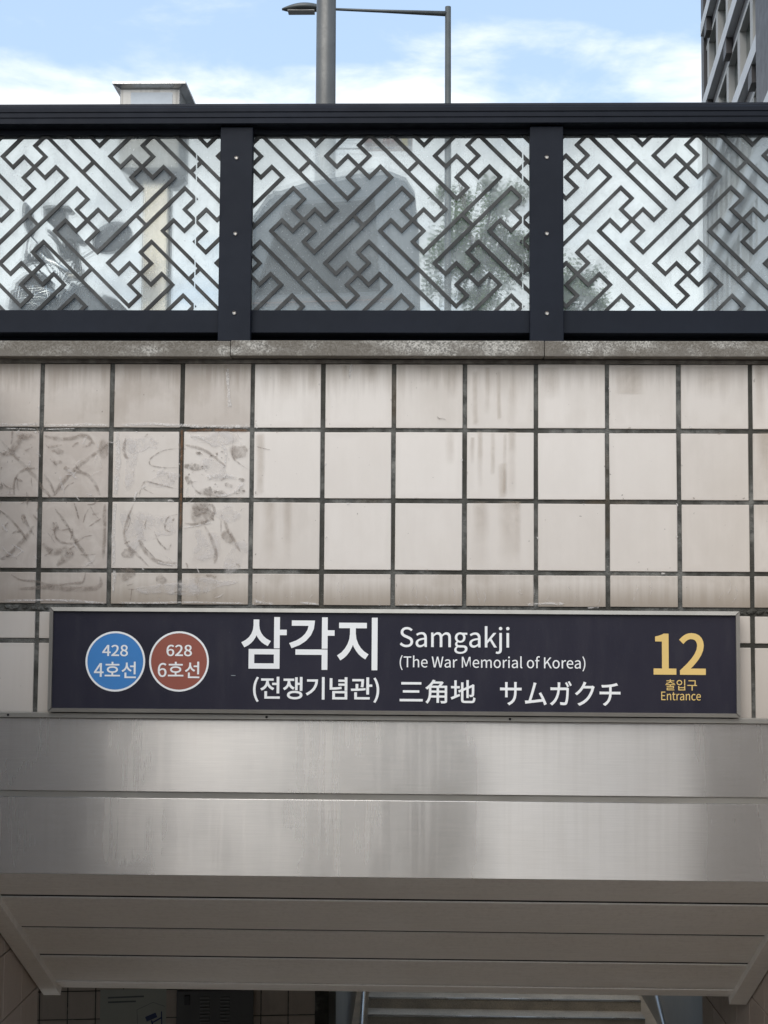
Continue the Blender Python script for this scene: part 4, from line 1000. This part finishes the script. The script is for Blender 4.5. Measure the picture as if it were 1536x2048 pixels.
mtube('holder_stem', [mp_(108, 444, .09), mp_(112, 456, .09), mp_(120, 470, .09)], 0.010, 'black_plastic')
shell('top_clamp', [(126, 478), (138, 476), (146, 492), (143, 516), (128, 520), (120, 504)], 0.06, 0.05, 'black_plastic', 0.003)
shell('switch_block', [(148, 484), (156, 482), (158, 540), (148, 545), (145, 520)], 0.07, 0.03, 'black_plastic', 0.003)
for P_ in ([(108, 468), (116, 478), (122, 496), (134, 506)], [(96, 470), (104, 474), (114, 488), (118, 505), (126, 520)], [(150, 480), (158, 505), (164, 545), (150, 575)], [(104, 512), (112, 524), (118, 538), (128, 548)],
           [(60, 470), (72, 482), (80, 498), (92, 512)], [(70, 530), (84, 548), (90, 565), (110, 580)], [(140, 480), (128, 500), (118, 530), (122, 560)], [(88, 524), (100, 545), (120, 560), (140, 566)]):
    mtube('cable', [mp_(a, b, .03+.01*random.random()) for a, b in P_], 0.0042, 'black_plastic', seg=6)
for P_ in ([(24, 585), (50, 578), (80, 576), (106, 580)], [(20, 600), (48, 596), (80, 594), (104, 598)], [(40, 572), (36, 596), (42, 622)], [(66, 570), (62, 596), (70, 622)], [(92, 572), (96, 596), (88, 622)], [(28, 612), (60, 606), (98, 612)]):
    mtube('rack_wire', [mp_(a, b, -.05) for a, b in P_], 0.0032, 'chrome', seg=6)
for (a, b) in ((100, 530), (104, 535), (108, 541), (113, 546), (118, 551)): mtube('chain_link', [mp_(a-2, b-2, .02), mp_(a+2, b+2, .02)], 0.006, 'chrome', seg=6)
mtube('clutch_lever', [mp_(97, 462, .05), mp_(108, 470, .03), mp_(120, 490, .02), mp_(124, 506, .02)], 0.009, 'black_plastic')
mtube('handlebar', [mp_(40, 533, .14), mp_(62, 522, .1), mp_(90, 519, .05), mp_(112, 528, .03), mp_(138, 546, .06), mp_(160, 552, .10)], 0.011, 'chrome')
mtube('hand_grip', [mp_(48, 529, .12), mp_(62, 522, .1), mp_(78, 520, .07)], 0.019, 'dark_rubber')
mtube('clamp', [mp_(55, 508, .1), mp_(56, 526, .1)], 0.017, 'black_plastic'); mtube('clamp', [mp_(87, 506, .05), mp_(89, 522, .05)], 0.012, 'chrome')
shell('throttle_housing', [(64, 500), (72, 488), (88, 486), (100, 505), (104, 518), (84, 524), (66, 524)], 0.08, 0.05, 'black_plastic', 0.002)
mtube('fork_nut', [mp_(164, 540, .06), mp_(164, 556, .06)], 0.014, 'aluminium')
mtube('yoke', [mp_(132, 556, .06), mp_(150, 553, .08), mp_(164, 557, .06)], 0.02, 'aluminium')
shell('fuel_tank', [(104, 625), (116, 592), (130, 570), (150, 561), (172, 566), (190, 580), (196, 600), (200, 640), (150, 680)], 0.06, 0.26, 'black_paint', 0.03)
shell('seat', [(190, 596), (200, 586), (216, 589), (240, 602), (252, 625), (250, 680), (190, 680)], 0.10, 0.24, 'dark_rubber', 0.025)
shell('hand_guard', [(12, 625), (20, 570), (40, 555), (56, 540), (75, 536), (92, 548), (104, 566), (100, 590), (80, 625)], 0.13, 0.14, 'black_plastic', 0.025)
oval('headlamp', 86, 606, 20, 22, 0.0, 0.06, 'dark_glass', -0.0); oval('headlamp_shell', 87, 606, 29, 30, 0.0, 0.12, 'black_paint', 0.10)
mtube('crash_bar', [mp_(60, 600, 0), mp_(75, 588, -.02), mp_(95, 582, -.02), mp_(112, 586, 0)], 0.007, 'chrome')
ms = mp_(130, 610, .15)
for (wx, wy) in ((-0.30, -0.28), (0.62, 0.42)):
    c = Vector((ms.x+wx, ms.y+wy, STREET+0.29)); dirv = Vector((0.83, 0.55, 0)); v = []; f = []; n, m_ = 28, 8
    for i in range(n):
        t_ = 2*math.pi*i/n
        for k in range(m_):
            a = 2*math.pi*k/m_; r_ = 0.24+0.05*math.cos(a); v.append(c+dirv*(r_*math.cos(t_))+Vector((0, 0, r_*math.sin(t_)))+Vector((-0.55, 0.83, 0))*0.05*math.sin(a))
    for i in range(n):
        for k in range(m_): f.append((i*m_+k, i*m_+(k+1) % m_, ((i+1) % n)*m_+(k+1) % m_, ((i+1) % n)*m_+k))
    wl = link('wheel', rel(mesh('wheel', v, f, smooth=True), mo), 'dark_rubber', mo)
    ax = Vector((-0.55, 0.83, 0)); link('hub', rel(tube_me('hub', [c-ax*0.06, c+ax*0.06], 0.06, 14), mo), 'aluminium', wl)
    for k in range(6):
        t_ = math.pi*k/3+0.2; e_ = c+dirv*(0.2*math.cos(t_))+Vector((0, 0, 0.2*math.sin(t_))); link('spoke', rel(tube_me('spoke', [c, e_], 0.010, 6), mo), 'aluminium', wl)
fwc = Vector((ms.x-0.30, ms.y-0.28, STREET+0.29)); rwc = Vector((ms.x+0.62, ms.y+0.42, STREET+0.29)); ax = Vector((-0.55, 0.83, 0))
for s in (-1, 1): mtube('fork_leg', [fwc+ax*0.08*s, mp_(140, 575, .08)+ax*0.07*s], 0.020, 'black_paint')
mtube('frame_tube', [mp_(150, 575, .12), Vector((ms.x+0.15, ms.y+0.15, STREET+0.35)), Vector((ms.x+0.45, ms.y+0.32, STREET+0.40)), rwc], 0.022, 'black_paint')
shell('engine_block', [(110, 830), (112, 740), (150, 700), (200, 710), (205, 830)], 0.12, 0.20, 'aluminium', 0.02)
mtube('kickstand', [Vector((ms.x+0.2, ms.y+0.1, STREET+0.35)), Vector((ms.x+0.16, ms.y-0.12, STREET+0.005))], 0.010, 'black_paint')

# ------------------------------------------------------------------ trees
def tree(name, base, top, crown_c, crown_r, n, label, seed, leaf=0.066):
    rg = random.Random(seed)
    t_ = empty(name, base, label, 'tree', 'street trees behind the railing')
    b = Vector(base); c = Vector(crown_c)
    tube('trunk', [b, b.lerp(c, .5)+Vector((.05, 0, 0)), c], [0.13, 0.10, 0.05], 'bark', t_, 10)
    tips = []
    for k in range(9):
        d = Vector((rg.uniform(-1, 1)*crown_r[0], rg.uniform(-1, 1)*crown_r[1], rg.uniform(-.5, .95)*crown_r[2]))
        s = b.lerp(c, rg.uniform(.72, 1.0)); e_ = c+d*0.85; tips.append(e_)
        tube('limb', [s, s.lerp(e_, .5)+Vector((0, 0, .12)), e_], [0.045, 0.03, 0.008], 'bark', t_, 6)
    cl_ = []
    for k in range(34):
        while True:
            q = Vector((rg.uniform(-1, 1), rg.uniform(-1, 1), rg.uniform(-1, 1)))
            if q.length < 1: break
        cl_.append((c+Vector((q.x*crown_r[0], q.y*crown_r[1], q.z*crown_r[2])), rg.uniform(.14, .34)*crown_r[0]))
    v, f = [], []
    for i in range(n):
        o, r_ = rg.choice(cl_); q = Vector((rg.gauss(0, .55), rg.gauss(0, .55), rg.gauss(0, .45)))*r_+o
        a = Vector((rg.uniform(-1, 1), rg.uniform(-1, 1), rg.uniform(-.7, .7))).normalized(); w_ = a.cross(Vector((rg.uniform(-1, 1), rg.uniform(-1, 1), 1))).normalized()
        s = leaf*rg.uniform(.6, 1.3); k = len(v)
        v += [q-a*s, q+w_*s*.6, q+a*s, q-w_*s*.6]; f.append((k, k+1, k+2, k+3))
    link('crown', rel(mesh('crown', v, f, recalc=False), t_), 'foliage', t_)
Yq = 26.0
c = pix(955, 480, Yq)
tree('street_tree', (c.x+0.2, Yq, STREET), None, c, (1.15, 1.2, 1.65), 6500, 'green leafy street tree behind the right half of the centre panel', 3)
c = pix(1135, 600, 34.0)
tree('street_tree', (c.x, 34.0, STREET), None, c, (0.95, 1.1, 1.1), 3000, 'low green tree just right of the right-hand railing post', 5)

# ------------------------------------------------------------------ office building at the right edge
far = pix(1417, 600, 52.0)
BA = R(5.2)                                      # the facade runs away, slightly to the right
bd = empty('office_building', (far.x, far.y, STREET), 'concrete office building with pale ledges and deep windows at the right edge', 'building'); bd['_local'] = 1
# local x: out of the facade (towards the street, left); local y: along the facade towards the camera
bd.rotation_euler = (0, 0, R(180)+(-BA))
BLEN, FLH, NF = 24.0, 3.3, 9
def bb(name, x0, x1, y0, y1, z0, z1, mat): return link(name, box_me(name, ((x0-x1)/2, (y0-y1)/2, (z0-z1)/2), ((x1-x0)/2, (y1-y0)/2, (z1-z0)/2)), mat, bd, ((x0+x1)/2, (y0+y1)/2, (z0+z1)/2))
def along(xp, out=0.0):            # distance along the facade at which photo column xp falls
    best = None
    for k in range(0, 2400):
        s_ = k*0.01; p = Vector((far.x, far.y, 0))+Vector((-math.cos(BA)*out+math.sin(-BA)*s_*1.0, 0, 0)); p.y = far.y-math.cos(BA)*s_
        d = p-CAM; xx = 768+F_PX*d.dot(RT)/d.dot(FW)
        if xx >= xp: return s_
    return 24.0
bb('core', -14, -0.30, 0.02, BLEN, 0, FLH*NF+0.5, 'facade_grey')
bb('end_pilaster', -0.9, 0.10, -0.9, 0.0, 13.2, FLH*NF+0.9, 'facade_dark'); bb('end_base', -0.9, 0.10, -0.9, 0.0, 0, 13.199, 'facade_pale')
bay = 3.0; nb = int(BLEN/bay)
for fl_ in range(NF):
    z = fl_*FLH
    bb('spandrel', -0.299, 0.0, 0.022, BLEN-0.1, z, z+0.6, 'facade_beige')
    bb('head_band', -0.298, -0.005, 0.022, BLEN-0.1, z+2.20, z+2.36, 'facade_beige')
    low = fl_ < 4
    bb('dark_band' if not low else 'pale_band', -0.297, -0.02, 0.024, BLEN-0.1, z+2.361, z+2.80, 'facade_pale' if low else 'facade_dark')
    bb('ledge', -0.296, 0.22, 0.022, BLEN-0.1, z+2.801, z+FLH-0.001, 'facade_pale')
    for k in range(nb):
        y = 0.3+k*bay
        p_ = bb('pier', -0.295, -0.01, y, y+0.6, z+0.601, z+2.199, 'facade_pale' if low else 'facade_beige')
        if fl_ >= 2:
            bb('window', -0.26, -0.22, y+0.601, y+bay-0.001, z+0.602, z+2.198, 'facade_glass')
            if k % 2 == 0 and not low: bb('hanging_block', 0.001, 0.20, y+0.9, y+1.7, z+2.25, z+2.80, 'facade_dark')
bb('roof_parapet', -14.2, 0.3, -0.1, BLEN+0.1, FLH*NF+0.9, FLH*NF+1.5, 'facade_pale')
sc_ = along(1522, 0.55)
bb('dark_column', 0.221, 0.55, sc_+0.3, sc_+5.0, 13.2, FLH*NF+0.9, 'facade_dark'); bb('pale_column', 0.221, 0.55, sc_+0.3, sc_+5.0, 0.0, 13.199, 'facade_pale'); bb('downpipe', 0.221, 0.36, sc_+0.05, sc_+0.25, 0.0, FLH*NF+0.9, 'facade_pale')
bpy.context.view_layer.update()
